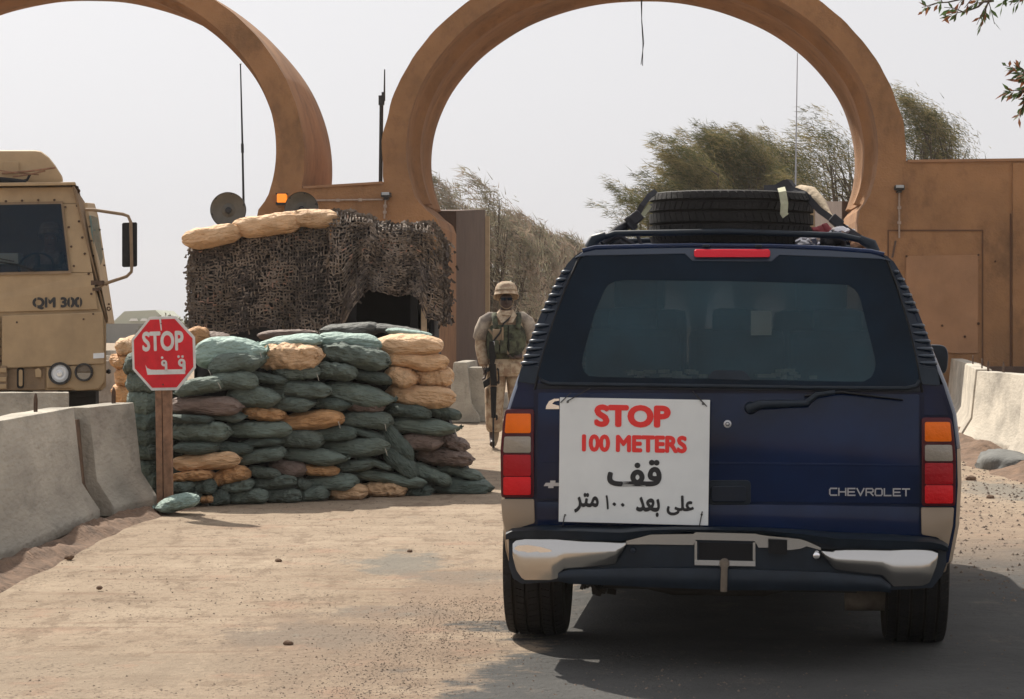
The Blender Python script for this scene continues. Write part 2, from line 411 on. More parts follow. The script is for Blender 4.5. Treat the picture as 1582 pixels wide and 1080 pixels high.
for i in range(NR):
    r_ = 0 if i == 0 else 2.5 * 1.131 ** i
    ring = []
    for k in range(NA):
        a = k * 2 * math.pi / NA; x, y = r_ * math.cos(a), r_ * math.sin(a)
        z = -.012 if r_ < 60 else -.012 + noise.noise(Vector((x / 160, y / 160, 1))) * min(1.2, (r_ - 60) / 300)
        ring.append(bm.verts.new((x, y, z)))
        if i == 0: break
    rings.append(ring)
for a, b in zip(rings, rings[1:]):
    for k in range(NA):
        q = [a[k % len(a)]] + ([a[(k + 1) % NA]] if len(a) > 1 else []) + [b[(k + 1) % NA], b[k]]
        bm.faces.new(q)
bmesh.ops.recalc_face_normals(bm, faces=bm.faces)
obj('ground', bm, MT['sand'], origin=(0, 0, 0), kind='structure')
bm = BM(); rows = []
for i in range(100):
    y = -12 + i * 1.6; cx = 1.2 + max(0, y - 10) * .045
    l = -2.9 + .15 * noise.noise(Vector((y, 3, 1))); r_ = 3.6 + .2 * noise.noise(Vector((y, 9, 1)))
    rows.append([bm.verts.new((cx + l * (1 - t) + r_ * t, y, 0.0)) for t in (0, .25, .5, .75, 1)])
for a, b in zip(rows, rows[1:]):
    for k in range(4): bm.faces.new((a[k], a[k + 1], b[k + 1], b[k]))
obj('road', bm, MT['road'], origin=(0, 0, 0), kind='structure')
# pebbles and grit
bm = BM()
def pebble(bm, p, s):
    d = [Vector((random.uniform(.6, 1.1), 0, 0)), Vector((0, random.uniform(.6, 1.1), 0)), Vector((-random.uniform(.6, 1.1), 0, 0)), Vector((0, -random.uniform(.6, 1.1), 0))]
    a = random.uniform(0, 3); Mr = Matrix.Rotation(a, 3, 'Z')
    v = [bm.verts.new(p + Mr @ (q * s)) for q in d]; t = bm.verts.new(p + Vector((0, 0, s * random.uniform(.5, .9))))
    for k in range(4): bm.faces.new((v[k], v[(k + 1) % 4], t))
for i in range(14000):
    y = 9.2 + 22 * random.random() ** 1.4; x = random.uniform(-3.2, 1.2 + .2 * y * random.random())
    if noise.noise(Vector((x * .8, y * .5, 4))) < random.uniform(-.35, .35): continue
    pebble(bm, Vector((x, y, .0)), random.choice((.003, .003, .004, .005, .008)))
for i in range(3500):
    y = 13 + 16 * random.random(); x = random.uniform(2.6, 5.2)
    pebble(bm, Vector((x, y, .0)), random.choice((.006, .008, .012, .02)))
for i in range(3500):      # band of grit along the asphalt edge
    y = 9.3 + 4 * random.random(); x = -.35 + (y - 9.6) * .13 + random.gauss(-.25, .22)
    pebble(bm, Vector((x, y, .0)), random.choice((.003, .004, .006)))
obj('gravel', bm, MT['pebble'], kind='stuff')
for px, py, s in ((107, 863, .03), (430, 868, .022), (445, 996, .024), (154, 910, .02), (633, 853, .018), (1500, 742, .05), (1530, 770, .035), (1480, 745, .03)):
    bm = BM(); bmesh.ops.create_icosphere(bm, subdivisions=2, radius=s)
    for v in bm.verts: v.co *= 1 + .35 * noise.noise(v.co * 30 + Vector((px, 0, 0))); v.co.z *= .6
    p = P(px, py, gd(py)); bm.transform(Matrix.Translation((p.x, p.y, s * .3)))
    obj('stone', bm, MT['dirt'], smooth=60, cat='stone', group='loose stones lying on the ground',
        label={107: 'small dark stone on the sand below the near concrete barrier', 430: 'small dark stone on the open sand in front of the sandbag wall',
               445: 'small dark stone on a grey worn patch low in the picture', 154: 'tiny dark stone on the sand, left foreground',
               633: 'tiny stone near the grey patch left of the blue vehicle', 1500: 'broken lump of dirt beside the vehicle, nearest the right tail lamp',
               1530: 'lump of dirt on the right verge, lowest of three', 1480: 'small lump of dirt tucked beside the right tail lamp'}[px])
def mound(name, path, wd, ht, seed, m, **kw):
    bm = BM(); rows = []
    n = 150
    for i in range(n + 1):
        t = i / n * (len(path) - 1); k = min(int(t), len(path) - 2); f = t - k
        c = Vector((*path[k], 0)).lerp(Vector((*path[k + 1], 0)), f)
        d = Vector((*path[k + 1], 0)) - Vector((*path[k], 0)); nrm = Vector((d.y, -d.x, 0)).normalized()
        env = min(1, i / 4, (n - i) / 4)
        row = []
        for j in range(15):
            u = j / 14 * 2 - 1
            h = ht * env * (1 - abs(u) ** 1.6) * (1 + .8 * noise.noise(Vector((c.x * 2.2 + seed, c.y * 2.2, u * 1.5)))) + .05 * env * abs(noise.noise(Vector((c.x * 11 + u * 5, c.y * 9, seed)))) * (1 - abs(u)) + .025 * noise.noise(Vector((c.x * 30 + u * 9, c.y * 26, seed))) * (1 - abs(u))
            h *= .65 + .5 * noise.noise(Vector((seed, c.y * 1.3, 0)))
            row.append(bm.verts.new(c + nrm * u * wd * (1 + .3 * noise.noise(Vector((c.y * 1.5, seed, 0)))) + Vector((0, 0, -.015 + max(0, h)))))
        rows.append(row)
    for a, b in zip(rows, rows[1:]):
        for j in range(14): bm.faces.new((a[j], a[j + 1], b[j + 1], b[j]))
    bmesh.ops.recalc_face_normals(bm, faces=bm.faces)
    if sum(f.normal.z for f in bm.faces) < 0: bmesh.ops.reverse_faces(bm, faces=bm.faces)
    return obj(name, bm, m, smooth=50, kind='stuff', **kw)
mound('dirt_mound', [(-3.02, 11), (-2.99, 15.5), (-2.98, 18.2), (-2.84, 19.6), (-2.7, 20.0)], .17, .10, 3, MT['dirt'])
mound('dirt_mound', [(5.15, 22), (5.2, 26), (5.5, 30.5), (6.3, 36)], .45, .16, 8, MT['dirt'])
# far line, scrub, low buildings
for px, top, D, wpx, lab in ((215, 480, 260, 60, 'pale sloping roofed shed far off between the truck and the netted post'),):
    e = empty('distant_shed', P(px, 505, D) * Vector((1, 1, 0)).length * 0 + Vector((P(px, 505, D).x, D, 0)), label=lab, cat='shed')
    bm = BM(); A = [P(172, 500, D), P(192, 481, D), P(240, 479, D), P(262, 500, D)]
    for p in A:
        pass
    fr = [Vector((A[0].x, D, 0)), A[0], A[1], A[2], A[3], Vector((A[3].x, D, 0))]
    prism(bm, fr, [p + Vector((0, 14, 0)) for p in fr]); obj('roof', bm, MT['far_roof'], e)
    bm = BM()
    for a, b in ((199, 213), (216, 228)):
        q = [P(a, 496, D - .3), P(b, 496, D - .3), P(b - 2, 492, D - .3), P(a + 3, 492, D - .3)]
        prism(bm, q, [p + Vector((0, .25, 0)) for p in q])
    obj('awning', bm, MT['far_white'], e)
bm = BM()
for x0, x1, y0, y1 in ((-90, 260, 499.5, 505.5),):
    q = [P(x0, y1, 230), P(x1, y1, 230), P(x1, y0 + .6, 230), P(x0, y0, 230)]
    q[0].z = q[1].z = -1; prism(bm, q, [p + Vector((0, 2, 0)) for p in q])
obj('perimeter_wall', bm, MT['far_dark'], label='long low dark wall on the horizon beyond the truck', cat='wall')
def tuft(bm, c, r, n, h=1., mi=0):
    for i in range(n):
        d = Vector((random.gauss(0, 1), random.gauss(0, 1), random.gauss(0, 1))).normalized() * random.random() ** .4
        p = c + Vector((d.x * r, d.y * r, d.z * r * h)); s = r * random.uniform(.12, .3)
        a = Vector((random.uniform(-1, 1), random.uniform(-1, 1), random.uniform(-1, 1))).normalized() * s
        b = a.cross(Vector((random.uniform(-1, 1), random.uniform(-1, 1), random.uniform(-1, 1)))).normalized() * s * .6
        f = bm.faces.new([bm.verts.new(p + a), bm.verts.new(p + b), bm.verts.new(p - a)]); f.material_index = mi
bm = BM()
for i in range(46):
    px = random.uniform(228, 310); D = random.uniform(170, 215); p = Vector(((px - CX) / F * D, D, random.uniform(.3, 1.0) + (.5 if px > 250 else 0)))
    tuft(bm, p, random.uniform(.6, 1.15), 120, .8)
obj('scrub', bm, MT['far_scrub'], kind='stuff')
bm = BM()
for i in range(16):
    px = random.uniform(172, 300); D = random.uniform(95, 125); p = Vector(((px - CX) / F * D, D, .1)); tuft(bm, p, random.uniform(.2, .4), 60, .6)
obj('scrub', bm, MT['far_scrub'], kind='stuff')
# ---------------- concrete barriers ----------------
JP = [(-.30, 0), (-.30, .07), (-.165, .27), (-.10, .83), (.10, .83), (.165, .27), (.30, .07), (.30, 0)]
def barrier(x0, y0, x1, y1, h, m, label, group='concrete road barriers', pins=(), base=0., ws=1., steps=14):
    d = Vector((x1 - x0, y1 - y0, 0)); L_ = d.length; d.normalize(); nrm = Vector((d.y, -d.x, 0))
    e = empty('concrete_barrier', (x0, y0, 0), label=label, cat='barrier', group=group)
    bm = BM(); rows = []
    for i in range(steps + 1):
        t = L_ * i / steps; row = []
        for k, (a, z) in enumerate(JP):
            p = Vector((x0, y0, base)) + d * t + nrm * a * ws + Vector((0, 0, z * h / .83))
            if z > .3: p += nrm * .002 * noise.noise(Vector((t * 2, z * 5, x0))) + Vector((0, 0, .006 * noise.noise(Vector((t * 3, k, x0)))))
            row.append(bm.verts.new(p))
        rows.append(row)
    for a, b in zip(rows, rows[1:]):
        for k in range(len(JP)): bm.faces.new((a[k], a[(k + 1) % len(JP)], b[(k + 1) % len(JP)], b[k]))
    bm.faces.new(rows[0]); bm.faces.new(rows[-1][::-1]); bmesh.ops.recalc_face_normals(bm, faces=bm.faces)
    obj('block', bm, m, e, bevel=.014, smooth=35)
    for t in pins:
        c = Vector((x0, y0, base + h)) + d * t * L_; bm = BM()
        tube(bm, [c - d * .03 - Vector((0, 0, .1)), c - d * .03 + Vector((0, 0, .09)), c + Vector((0, 0, .125)), c + d * .03 + Vector((0, 0, .09)), c + d * .03 - Vector((0, 0, .1))], .009, 6)
        obj('lifting_loop', bm, MT['rebar'], e, smooth=60)
    return e
C1, C2 = MT['concrete'], MT['concrete_pale']
barrier(-3.44, 12.2, -3.42, 18.64, .85, C1, 'long weathered concrete barrier in the left foreground', pins=(.85,))
barrier(-3.36, 18.98, -3.2, 20.2, .84, C1, 'short concrete barrier ending beside the sandbags and stop sign post', pins=(.8,))
barrier(-8.0, 23.2, -4.28, 23.75, .83, C1, 'concrete barrier lying across in front of the tan truck')
barrier(-9.3, 45, -7.0, 47, .82, C2, 'distant pale concrete barrier seen between the truck and the sandbags')
for i, D in enumerate((60, 74, 90)):
    barrier(-13.5, D, -7.5 * D / 47, D + 1, .75, C2, ['nearest', 'middle', 'farthest'][i] + ' of three far concrete barriers lying across the ground right of the truck', group='far concrete barriers', steps=3)
barrier(5.72, 21.5, 5.76, 27.2, .90, C2, 'nearest pale concrete barrier on the right verge at the picture edge', pins=(.9,))
barrier(6.12, 27.6, 6.0, 31.2, .90, C2, 'pale concrete barrier with a dark slot, second on the right', pins=(.35, .72, .95))
barrier(6.02, 31.4, 6.75, 36.1, .92, C2, 'pale concrete barrier beside the vehicle mirror, third on the right', pins=(.12, .9))
barrier(6.8, 36.2, 7.6, 42, .92, C2, 'farthest concrete barrier on the right, half hidden by the vehicle')
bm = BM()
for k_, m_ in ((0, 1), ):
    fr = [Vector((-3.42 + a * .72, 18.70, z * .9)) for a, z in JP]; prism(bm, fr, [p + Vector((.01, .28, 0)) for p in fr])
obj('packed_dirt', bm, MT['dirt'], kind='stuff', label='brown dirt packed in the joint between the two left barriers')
# barriers end on beside the gateway
def endon(px, D, h, label, ws=1.):
    x = (px - CX) / F * D; return barrier(x, D, x + .12, D + 2.6, h, C1, label, group='barriers at the gateway foot', ws=ws)
endon(711, 37.5, .92, 'concrete barrier seen end on beside the tan sandbags and gate pillar', 1.)
e = empty('concrete_block', (0, 0, 0), label='square concrete block standing between the gate pillar and the soldier', cat='block')
e.location = Vector(((735 - CX) / F * 38, 38, 0)); bm = BM(); box(bm, e.location + Vector((0, 0, .42)), (.42, .7, .84)); obj('block', bm, C1, e, bevel=.02)
bm = BM(); box(bm, Vector(((748 - CX) / F * 44, 44, .14)), (1.4, .8, .28)); obj('concrete_kerb', bm, C2, bevel=.03, label='low pale concrete kerb on the sand behind the soldier', cat='kerb')
bm = BM()
bmesh.ops.create_icosphere(bm, subdivisions=4, radius=1)
for v in bm.verts:
    v.co = Vector((v.co.x * .30, v.co.y * .8, max(-.1, v.co.z) * .19)); v.co *= 1 + .3 * noise.noise(v.co * 5)
bm.transform(Matrix.Translation((5.12, 25.4, 0))); obj('asphalt_lump', bm, MT['rock_grey'], smooth=40, label='grey slumped lump of asphalt at the foot of the right barriers', cat='rubble')
# ---------------- arched gateway ----------------
TH = math.atan(222 / F); GN = Vector((math.sin(TH), math.cos(TH), 0)); GU = Vector((math.cos(TH), -math.sin(TH), 0)); GD0 = 42.6
G0 = Vector(((1013 - CX) / F * GD0, GD0, 0))
def W(px, py, dep=0.):
    dx = (px - CX) / F; D = (G0.x * GN.x + G0.y * GN.y) / (dx * GN.x + GN.y)
    return P(px, py, D) + GN * dep
gate = empty('arched_gateway', (G0.x, G0.y, 0), label='terracotta plastered gateway wall with two large horseshoe arches', cat='gateway')
def slab(name, pts, d0, d1, m, parent=gate, bevel=None, drop=True):
    pts = [W(*p) for p in pts]
    for p in pts:
        if p.z < .25: p.z = -.3
    bm = BM(); prism(bm, [p + GN * d0 for p in pts], [p + GN * d1 for p in pts]); return obj(name, bm, m, parent, bevel=bevel)
DR = 3.75
def arch(cx):
    # profile: (inner offset m towards centre, outer offset, depth)
    bm = BM(); rows = []
    n = 110
    prof_in = [(0, 0), (.0, .9), (.07, 1.05), (.14, 1.1), (.14, 1.5), (.05, 1.62), (.05, 3.0), (.10, 3.1), (.10, DR)]
    for i in range(n + 1):
        a = R(-17 + (180 + 34) * i / n)     # from right foot over the top to left foot
        c, s_ = math.cos(a), math.sin(a)
        wob = .02 * noise.noise(Vector((a * 4, cx, 0)))
        inn = W(cx + 364.5 * c, 230 - 281 * s_); out = W(cx + 3 + 405 * c, 243 - 325 * s_)
        rad = (W(cx, 230) - inn).normalized()
        row = [inn + rad * (o_ + wob) + GN * (d_ - .006) for o_, d_ in prof_in]
        row += [out + GN * DR + rad * wob, out - rad * .04 + GN * 2.2 - rad * wob, out + GN * 1.2, out + GN * -.006 + rad * .03 * noise.noise(Vector((a * 9, cx, 5)))]
        rows.append([bm.verts.new(p) for p in row])
    for a, b in zip(rows, rows[1:]):
        m_ = len(a)
        for k in range(m_): bm.faces.new((a[k], a[(k + 1) % m_], b[(k + 1) % m_], b[k]))
    bm.faces.new(rows[0]); bm.faces.new(rows[-1][::-1]); bmesh.ops.recalc_face_normals(bm, faces=bm.faces)
    return obj('arch', bm, MT['stucco'], gate, smooth=32)
arch(992); arch(62)
g = 640
def inL(cx): return [(cx - 364, 248), (cx - 361, 278), (cx - 353, 300), (cx - 345, 313), (cx - 332, 326), (cx - 319, 336), (cx - 314, 350), (cx - 314, g)]
def inR(cx): return [(cx + 364, 248), (cx + 361, 272), (cx + 353, 300), (cx + 347, 311), (cx + 337, 324), (cx + 334, 340), (cx + 334, g)]
slab('pillar_wall', [(62 + 405, 291)] + [(592, 283), (600, 252)] + inL(992) + inR(62)[::-1] + [(62 + 400, 252)], 0, DR, MT['stucco'])
slab('pillar_wall', [(62 - 330, 252)] + inL(62) + [(-600, g), (-600, 270)], 0, DR, MT['stucco'])
slab('pillar_wall', [(992 + 395, 235), (1401, 250), (2100, 240), (2100, g)] + inR(992)[::-1], 0, DR, MT['stucco'])
# raised framing on the right wall
def rframe(pts, wpx, d, m=MT['stucco_light']):
    (x0, y0, x1, y1) = pts
    for q in ((x0, y0, x1, y0 + wpx), (x0, y0 + wpx, x0 + wpx, y1), (x1 - wpx, y0 + wpx, x1, y1)):
        slab('groove_line', [(q[0], q[1]), (q[2], q[1]), (q[2], q[3]), (q[0], q[3])], -.012, .01, MT['groove'])
rframe((1371, 355, 1519, g), 2.2, .01)
slab('raised_panel', [(1399, 396), (1511, 394), (1511, 546), (1399, 546)], -.045, .01, MT['stucco_light'], bevel=.015)
slab('groove_line', [(1560, 330), (1562.5, 330), (1562.5, g), (1560, g)], -.012, .01, MT['groove'])
slab('raised_panel', [(1564, 252), (1800, 250), (1800, g), (1564, g)], -.05, .01, MT['stucco'])
slab('shadow_gap_base', [(1480, 566), (1900, 566), (1900, g), (1480, g)], -.16, .0, MT['stucco_dark'])  # wall base coloured dark to stand for the shadow gap there
slab('coping', [(1402, 247), (2100, 238), (2100, 242), (1402, 251)], -.04, DR, MT['stucco_light'])
slab('coping', [(469, 288), (591, 280.5), (591, 284), (469, 291.5)], -.04, DR, MT['stucco_light'])
slab('downpipe', [(1382, 372), (1385, 372), (1380, 398), (1377, 398)], -.03, .0, MT['stucco_dark'])
for px, py, s in ((1400, 396, 1.3), (1511, 394, 1.3), (1511, 500, 1.6), (1455, 503, 1.2), (1490, 520, 1.4), (1537, 404, 1.2)):
    c = W(px, py, -.06); bm = BM(); lathe(bm, [(.012 * s, .02), (.016 * s, 0), (0, -.01)], c, -GN, 8); obj('bolt_hole', bm, MT['groove'], gate)
# deep side walls of the passage
def side(pxn, sgn, m, far=.785, top=(325, 323)):
    x = pxn; k = .92
    near = W(x, 505, 0); base = Vector((near.x, near.y, 0))
    d0, d1 = DR + .003, GD0 * (1 / far - 1)
    z0 = CH + (505 - top[0]) / F * (GD0 + d0); z1 = CH + (505 - top[1]) / F * (GD0 + d1)
    bm = BM(); wd = 1.2 * sgn
    a = base + GN * d0; b = base + GN * d1
    fr = [a + Vector((0, 0, -.3)), b + Vector((0, 0, -.3)), b + Vector((0, 0, z1)), a + Vector((0, 0, z0))]
    prism(bm, fr, [p + GU * wd for p in fr]); obj('side_wall', bm, m, gate)
    bm = BM(); c = b + GN * .06; box(bm, c + GU * wd * .45 + Vector((0, 0, (z1 - .3) / 2)), (abs(wd) * 1.0 + .07, .12, z1), Matrix.Rotation(-TH, 3, 'Z')); obj('edge_strip', bm, MT['edge_pale'], gate)
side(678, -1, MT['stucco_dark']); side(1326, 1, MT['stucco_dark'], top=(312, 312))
slab('door', [(684, 452), (693, 452), (693, 497), (684, 497)], -.02, .01, MT['glass_dark'])
slab('cornice_line', [(640, 401), (678, 405), (678, 407), (640, 403)], -.012, .01, MT['groove'])
# wall lamps and conduits
def wall_lamp(px, py, runs, label, wpx=15):
    e = empty('flood_lamp', W(px, py, 0), label=label, cat='lamp', group='flood lamps on the gateway')
    k = GD0 / F; rot = Matrix.Rotation(-TH, 3, 'Z')
    bm = BM(); c = W(px, py, -.14); box(bm, c, (wpx * k, .2, 7 * k), rot); obj('housing', bm, MT['black_metal'], e, bevel=.01)
    bm = BM(); box(bm, W(px, py - 1.5, -.255), (wpx * k * .8, .03, 4.5 * k), rot); obj('lens', bm, MT['lamp_glass'], e, bevel=.008)
    bm = BM(); box(bm, W(px, py + 5.5, -.08), (wpx * k * .5, .16, 3 * k), rot); obj('bracket', bm, MT['black_metal'], e)
    for (a, b) in runs:
        bm = BM(); tube(bm, [W(*a, -.03), W(*b, -.03)], .018, 6); obj('conduit', bm, MT['conduit'], e, smooth=60)
        A = Vector(a); B = Vector(b)
        for t in (.33, .66):
            q = A.lerp(B, t); bm = BM(); box(bm, W(q[0], q[1], -.03), (.06, .05, .05)); obj('clip', bm, MT['conduit'], e)
wall_lamp(598, 302, [((488, 310), (592, 308.5)), ((596, 309), (594, 338))], 'flood lamp on the wall between the two arches, above the netted post')
wall_lamp(1388, 291, [((1389, 298), (1389, 368))], 'flood lamp with long conduit on the right wall of the gateway')
e = empty('amber_beacon', W(437, 307), label='glowing amber beacon lamp on the wall left of the flood lamp', cat='lamp')
bm = BM(); box(bm, W(437.5, 307, -.13), (.17, .16, .16)); obj('lens', bm, MT['beacon_lens'], e, bevel=.02)
bm = BM(); box(bm, W(437, 315, -.1), (.2, .2, .05)); box(bm, W(437, 300.5, -.1), (.2, .2, .03)); obj('housing', bm, MT['black_metal'], e)
# mast on the wall top
e = empty('radio_mast', W(578, 284, 1.), label='thin black radio mast standing on the wall between the arches', cat='antenna')
bm = BM(); tube(bm, [W(578, 286, 1.), W(579.5, 152, 1.)], .035, 8); obj('pole', bm, MT['black_metal'], e, smooth=60)
bm = BM(); box(bm, W(579.5, 147, 1.), (.1, .12, .17)); box(bm, W(582, 143, 1.), (.05, .09, .2)); obj('mount_box', bm, MT['black_metal'], e)
bm = BM(); tube(bm, [W(584, 148, 1.), W(584.5, 98, 1.)], [.02, .012], 6); obj('aerial', bm, MT['black_metal'], e, smooth=60)
bm = BM()
tube(bm, [W(988, -60, 2.5), W(990, 0, 2.5), W(993.5, 40, 2.5), W(989, 76, 2.5)], .007, 4); tube(bm, [W(991, -60, 2.5), W(990, 5, 2.5), W(992, 42, 2.5), W(991.5, 78, 2.5)], .007, 4)
obj('hanging_wire', bm, MT['wire'], label='thin loose wire dangling from the top of the right arch', cat='wire')

# ---------------- trees ----------------
def tree(label, px, D, top, wpx, leaf, n_pl=60, blades=110, wind=-.55, lean=0., crown=.62, group='wind blown trees beyond the gateway', base=0., blade=.30, flat=1.):
    k = D / F; x = (px - CX) * k; H = CH + (505 - top) * k; wd = wpx * k / 2
    e = empty('tamarisk_tree', (x, D, 0), label=label, cat='tree', group=group)
    bm = BM(); tips = []
    nl = 6
    for i in range(nl):
        a = 2 * math.pi * i / nl + random.random(); ex = Vector((math.cos(a) * wd * .75, math.sin(a) * wd * .6, H * random.uniform(.72, .95)))
        mid = Vector((ex.x * .35 + lean * .3, ex.y * .35, H * .45))
        pts = [Vector((0, 0, base - .1)), Vector((mid.x * .15, mid.y * .15, H * .18)), mid, ex * .7 + Vector((0, 0, ex.z * .06)), ex]
        r0 = .035 * H ** .8
        tube(bm, [e.location + p for p in pts], [r0, r0 * .8, r0 * .5, r0 * .28, r0 * .1], 6)
        tips.append(pts)
    twigs = []
    for i in range(n_pl):
        pts = random.choice(tips); t = random.uniform(.35, 1); q = t * (len(pts) - 1); j = min(int(q), len(pts) - 2)
        s0 = pts[j].lerp(pts[j + 1], q - j)
        a = random.uniform(0, 2 * math.pi); rr = random.random() ** .5
        hz = H * (1 - crown) + H * crown * random.random() ** .8
        ry = (1 - ((hz - H * (1 - crown * .55)) / (H * crown * .62)) ** 2); ry = max(.12, ry) ** .5
        c = Vector((math.cos(a) * wd * rr * ry, math.sin(a) * wd * rr * .8 * ry, hz))
        if c.z < s0.z - .4: s0 = Vector((c.x * .3, c.y * .3, c.z * .7))
        twigs.append((s0, c)); tube(bm, [e.location + s0, e.location + s0.lerp(c, .5) + Vector((0, 0, .1)), e.location + c], [.012 * H ** .5, .008 * H ** .5, .004], 4)
    obj('trunk', bm, MT['bark'], e, smooth=60)
    bm = BM()
    for s0, c in twigs:
        d = (c - s0).normalized() * .5 + Vector((wind * .5, 0, .55)); d.normalize(); L_ = random.uniform(.7, 1.5) * H ** .35 * .75
        p = c - d * L_ * .4; seg = 9; twm = random.random() < .6; den = random.uniform(.6, 1.3)
        for q in range(seg):
            d = (d + Vector((wind * .16, 0, -.05 * q / seg))).normalized(); p = p + d * L_ / seg
            sp = .34 * (1 - q / seg) + .08; mk = .82 if twm else .2
            for b_ in range(int(blades / seg * den)):
                o = e.location + p + Vector((random.gauss(0, sp), random.gauss(0, sp), random.gauss(0, sp * .7))) * .6 * (H / 5) ** .5
                dd = (d + Vector((random.gauss(wind * .2, .55), random.gauss(0, .5), random.gauss(-.05, .5)))).normalized()
                ln = blade * random.uniform(.5, 1.3); u, v = frame(dd); wv = (u * random.uniform(-1, 1) + v * random.uniform(-1, 1)).normalized() * blade * .042
                f = bm.faces.new([bm.verts.new(o - wv), bm.verts.new(o + wv), bm.verts.new(o + dd * ln + Vector((wind * .05, 0, -.03)))])
                f.material_index = 0 if random.random() < mk else 1
    obj('crown', bm, leaf, e)
    return e
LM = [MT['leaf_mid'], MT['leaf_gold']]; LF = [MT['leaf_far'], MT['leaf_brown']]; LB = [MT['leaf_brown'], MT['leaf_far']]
tree('broad dense olive tree behind the roof tyre, left of its group', 1078, 66, 250, 120, LM, 110, 330, blade=.21)
tree('tallest dense olive tree directly above the roof tyre', 1150, 68, 222, 140, LM, 135, 350, blade=.21)
tree('olive brown tree just left of the white whip antenna', 1228, 70, 238, 110, LM, 84, 300, blade=.21)
tree('sparse tree with bare twigs against the inside of the right arch', 1304, 62, 214, 100, LM, 46, 150, blade=.2, crown=.5)
tree('small tuft of a tree low at the left of the roof tyre', 1004, 60, 303, 56, LM, 34, 190, crown=.7, blade=.18)
tree('plumed tree rising over the right wall beside the arch', 1442, 64, 168, 90, LM, 70, 260, crown=.5, wind=-.6, blade=.2)
tree('small plumed tree over the right wall, right of its larger neighbour', 1480, 66, 200, 50, LM, 26, 190, crown=.45, wind=-.6, blade=.2)
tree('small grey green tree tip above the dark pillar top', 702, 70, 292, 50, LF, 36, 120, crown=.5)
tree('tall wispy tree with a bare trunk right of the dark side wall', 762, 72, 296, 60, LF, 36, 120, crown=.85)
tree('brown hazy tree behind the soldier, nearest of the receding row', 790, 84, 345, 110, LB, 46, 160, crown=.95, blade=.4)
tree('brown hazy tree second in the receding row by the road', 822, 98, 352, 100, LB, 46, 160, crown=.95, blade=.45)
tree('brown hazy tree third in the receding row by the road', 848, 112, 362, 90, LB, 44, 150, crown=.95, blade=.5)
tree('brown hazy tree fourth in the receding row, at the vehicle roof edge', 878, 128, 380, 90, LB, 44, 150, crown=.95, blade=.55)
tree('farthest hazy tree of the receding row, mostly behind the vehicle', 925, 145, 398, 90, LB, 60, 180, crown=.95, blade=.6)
# tree whose twigs hang in at the top right corner
e = empty('overhanging_tree', (5.2, 16, 0), label='tree standing right of the picture whose leafy twigs hang into the top right corner', cat='tree')
bm = BM(); lv = BM(); o0 = Vector((5.2, 16, 0))
tube(bm, [o0, o0 + Vector((.1, 0, 1.5)), o0 + Vector((-.1, 0, 3.2)), o0 + Vector((-.3, 0, 4.6))], [.2, .15, .12, .06], 10)
def sprig(p0, p1, n, leafs, bend=.05):
    pts = [p0.lerp(p1, t / 6) + Vector((0, 0, bend * math.sin(t / 6 * 3.1) + random.gauss(0, .008))) for t in range(7)]
    tube(bm, pts, [.012, .010, .008, .007, .006, .005, .003], 5)
    for i in range(n):
        t = random.uniform(.15, 1); q = t * 6; j = min(int(q), 5); b = pts[j].lerp(pts[j + 1], q - j)
        d = ((p1 - p0).normalized() + Vector((random.gauss(0, .6), random.gauss(0, .6), random.gauss(-.1, .6)))).normalized(); L_ = random.uniform(.08, .22)
        tube(bm, [b, b + d * L_ * .5 + Vector((0, 0, .01)), b + d * L_], [.004, .003, .002], 4)
        for m in range(leafs):
            c = b + d * L_ * random.uniform(.3, 1.05); dd = (d + Vector((random.gauss(0, .5), random.gauss(0, .5), random.gauss(-.25, .5)))).normalized()
            u, v = frame(dd); wv = (u * random.uniform(-1, 1) + v * random.uniform(-1, 1)).normalized(); ln = random.uniform(.045, .085)
            f = lv.faces.new([lv.verts.new(c), lv.verts.new(c + dd * ln * .5 + wv * .011), lv.verts.new(c + dd * ln), lv.verts.new(c + dd * ln * .5 - wv * .011)]); f.material_index = 0 if random.random() < .6 else 1
DB = 15.5
top = o0 + Vector((-.3, 0, 4.6))
tube(bm, [top, P(1700, -60, DB), P(1620, -25, DB)], [.06, .03, .015], 6)
sprig(P(1640, -38, DB), P(1500, -2, DB), 13, 7); sprig(P(1560, -8, DB), P(1446, 7, DB), 9, 4, .02); sprig(P(1535, -2, DB), P(1488, 22, DB), 6, 6, .01); sprig(P(1610, -20, DB), P(1560, 6, DB), 6, 5)
tube(bm, [o0 + Vector((-.1, 0, 3.2)), P(1660, 110, DB), P(1600, 122, DB)], [.05, .025, .012], 6)
sprig(P(1632, 104, DB), P(1582, 140, DB), 10, 12, .01); sprig(P(1632, 130, DB), P(1580, 120, DB), 8, 10, .01)
obj('trunk', bm, MT['bark'], e, smooth=60); obj('leaves', lv, [MT['leaf_near'], MT['leaf_rust']], e)
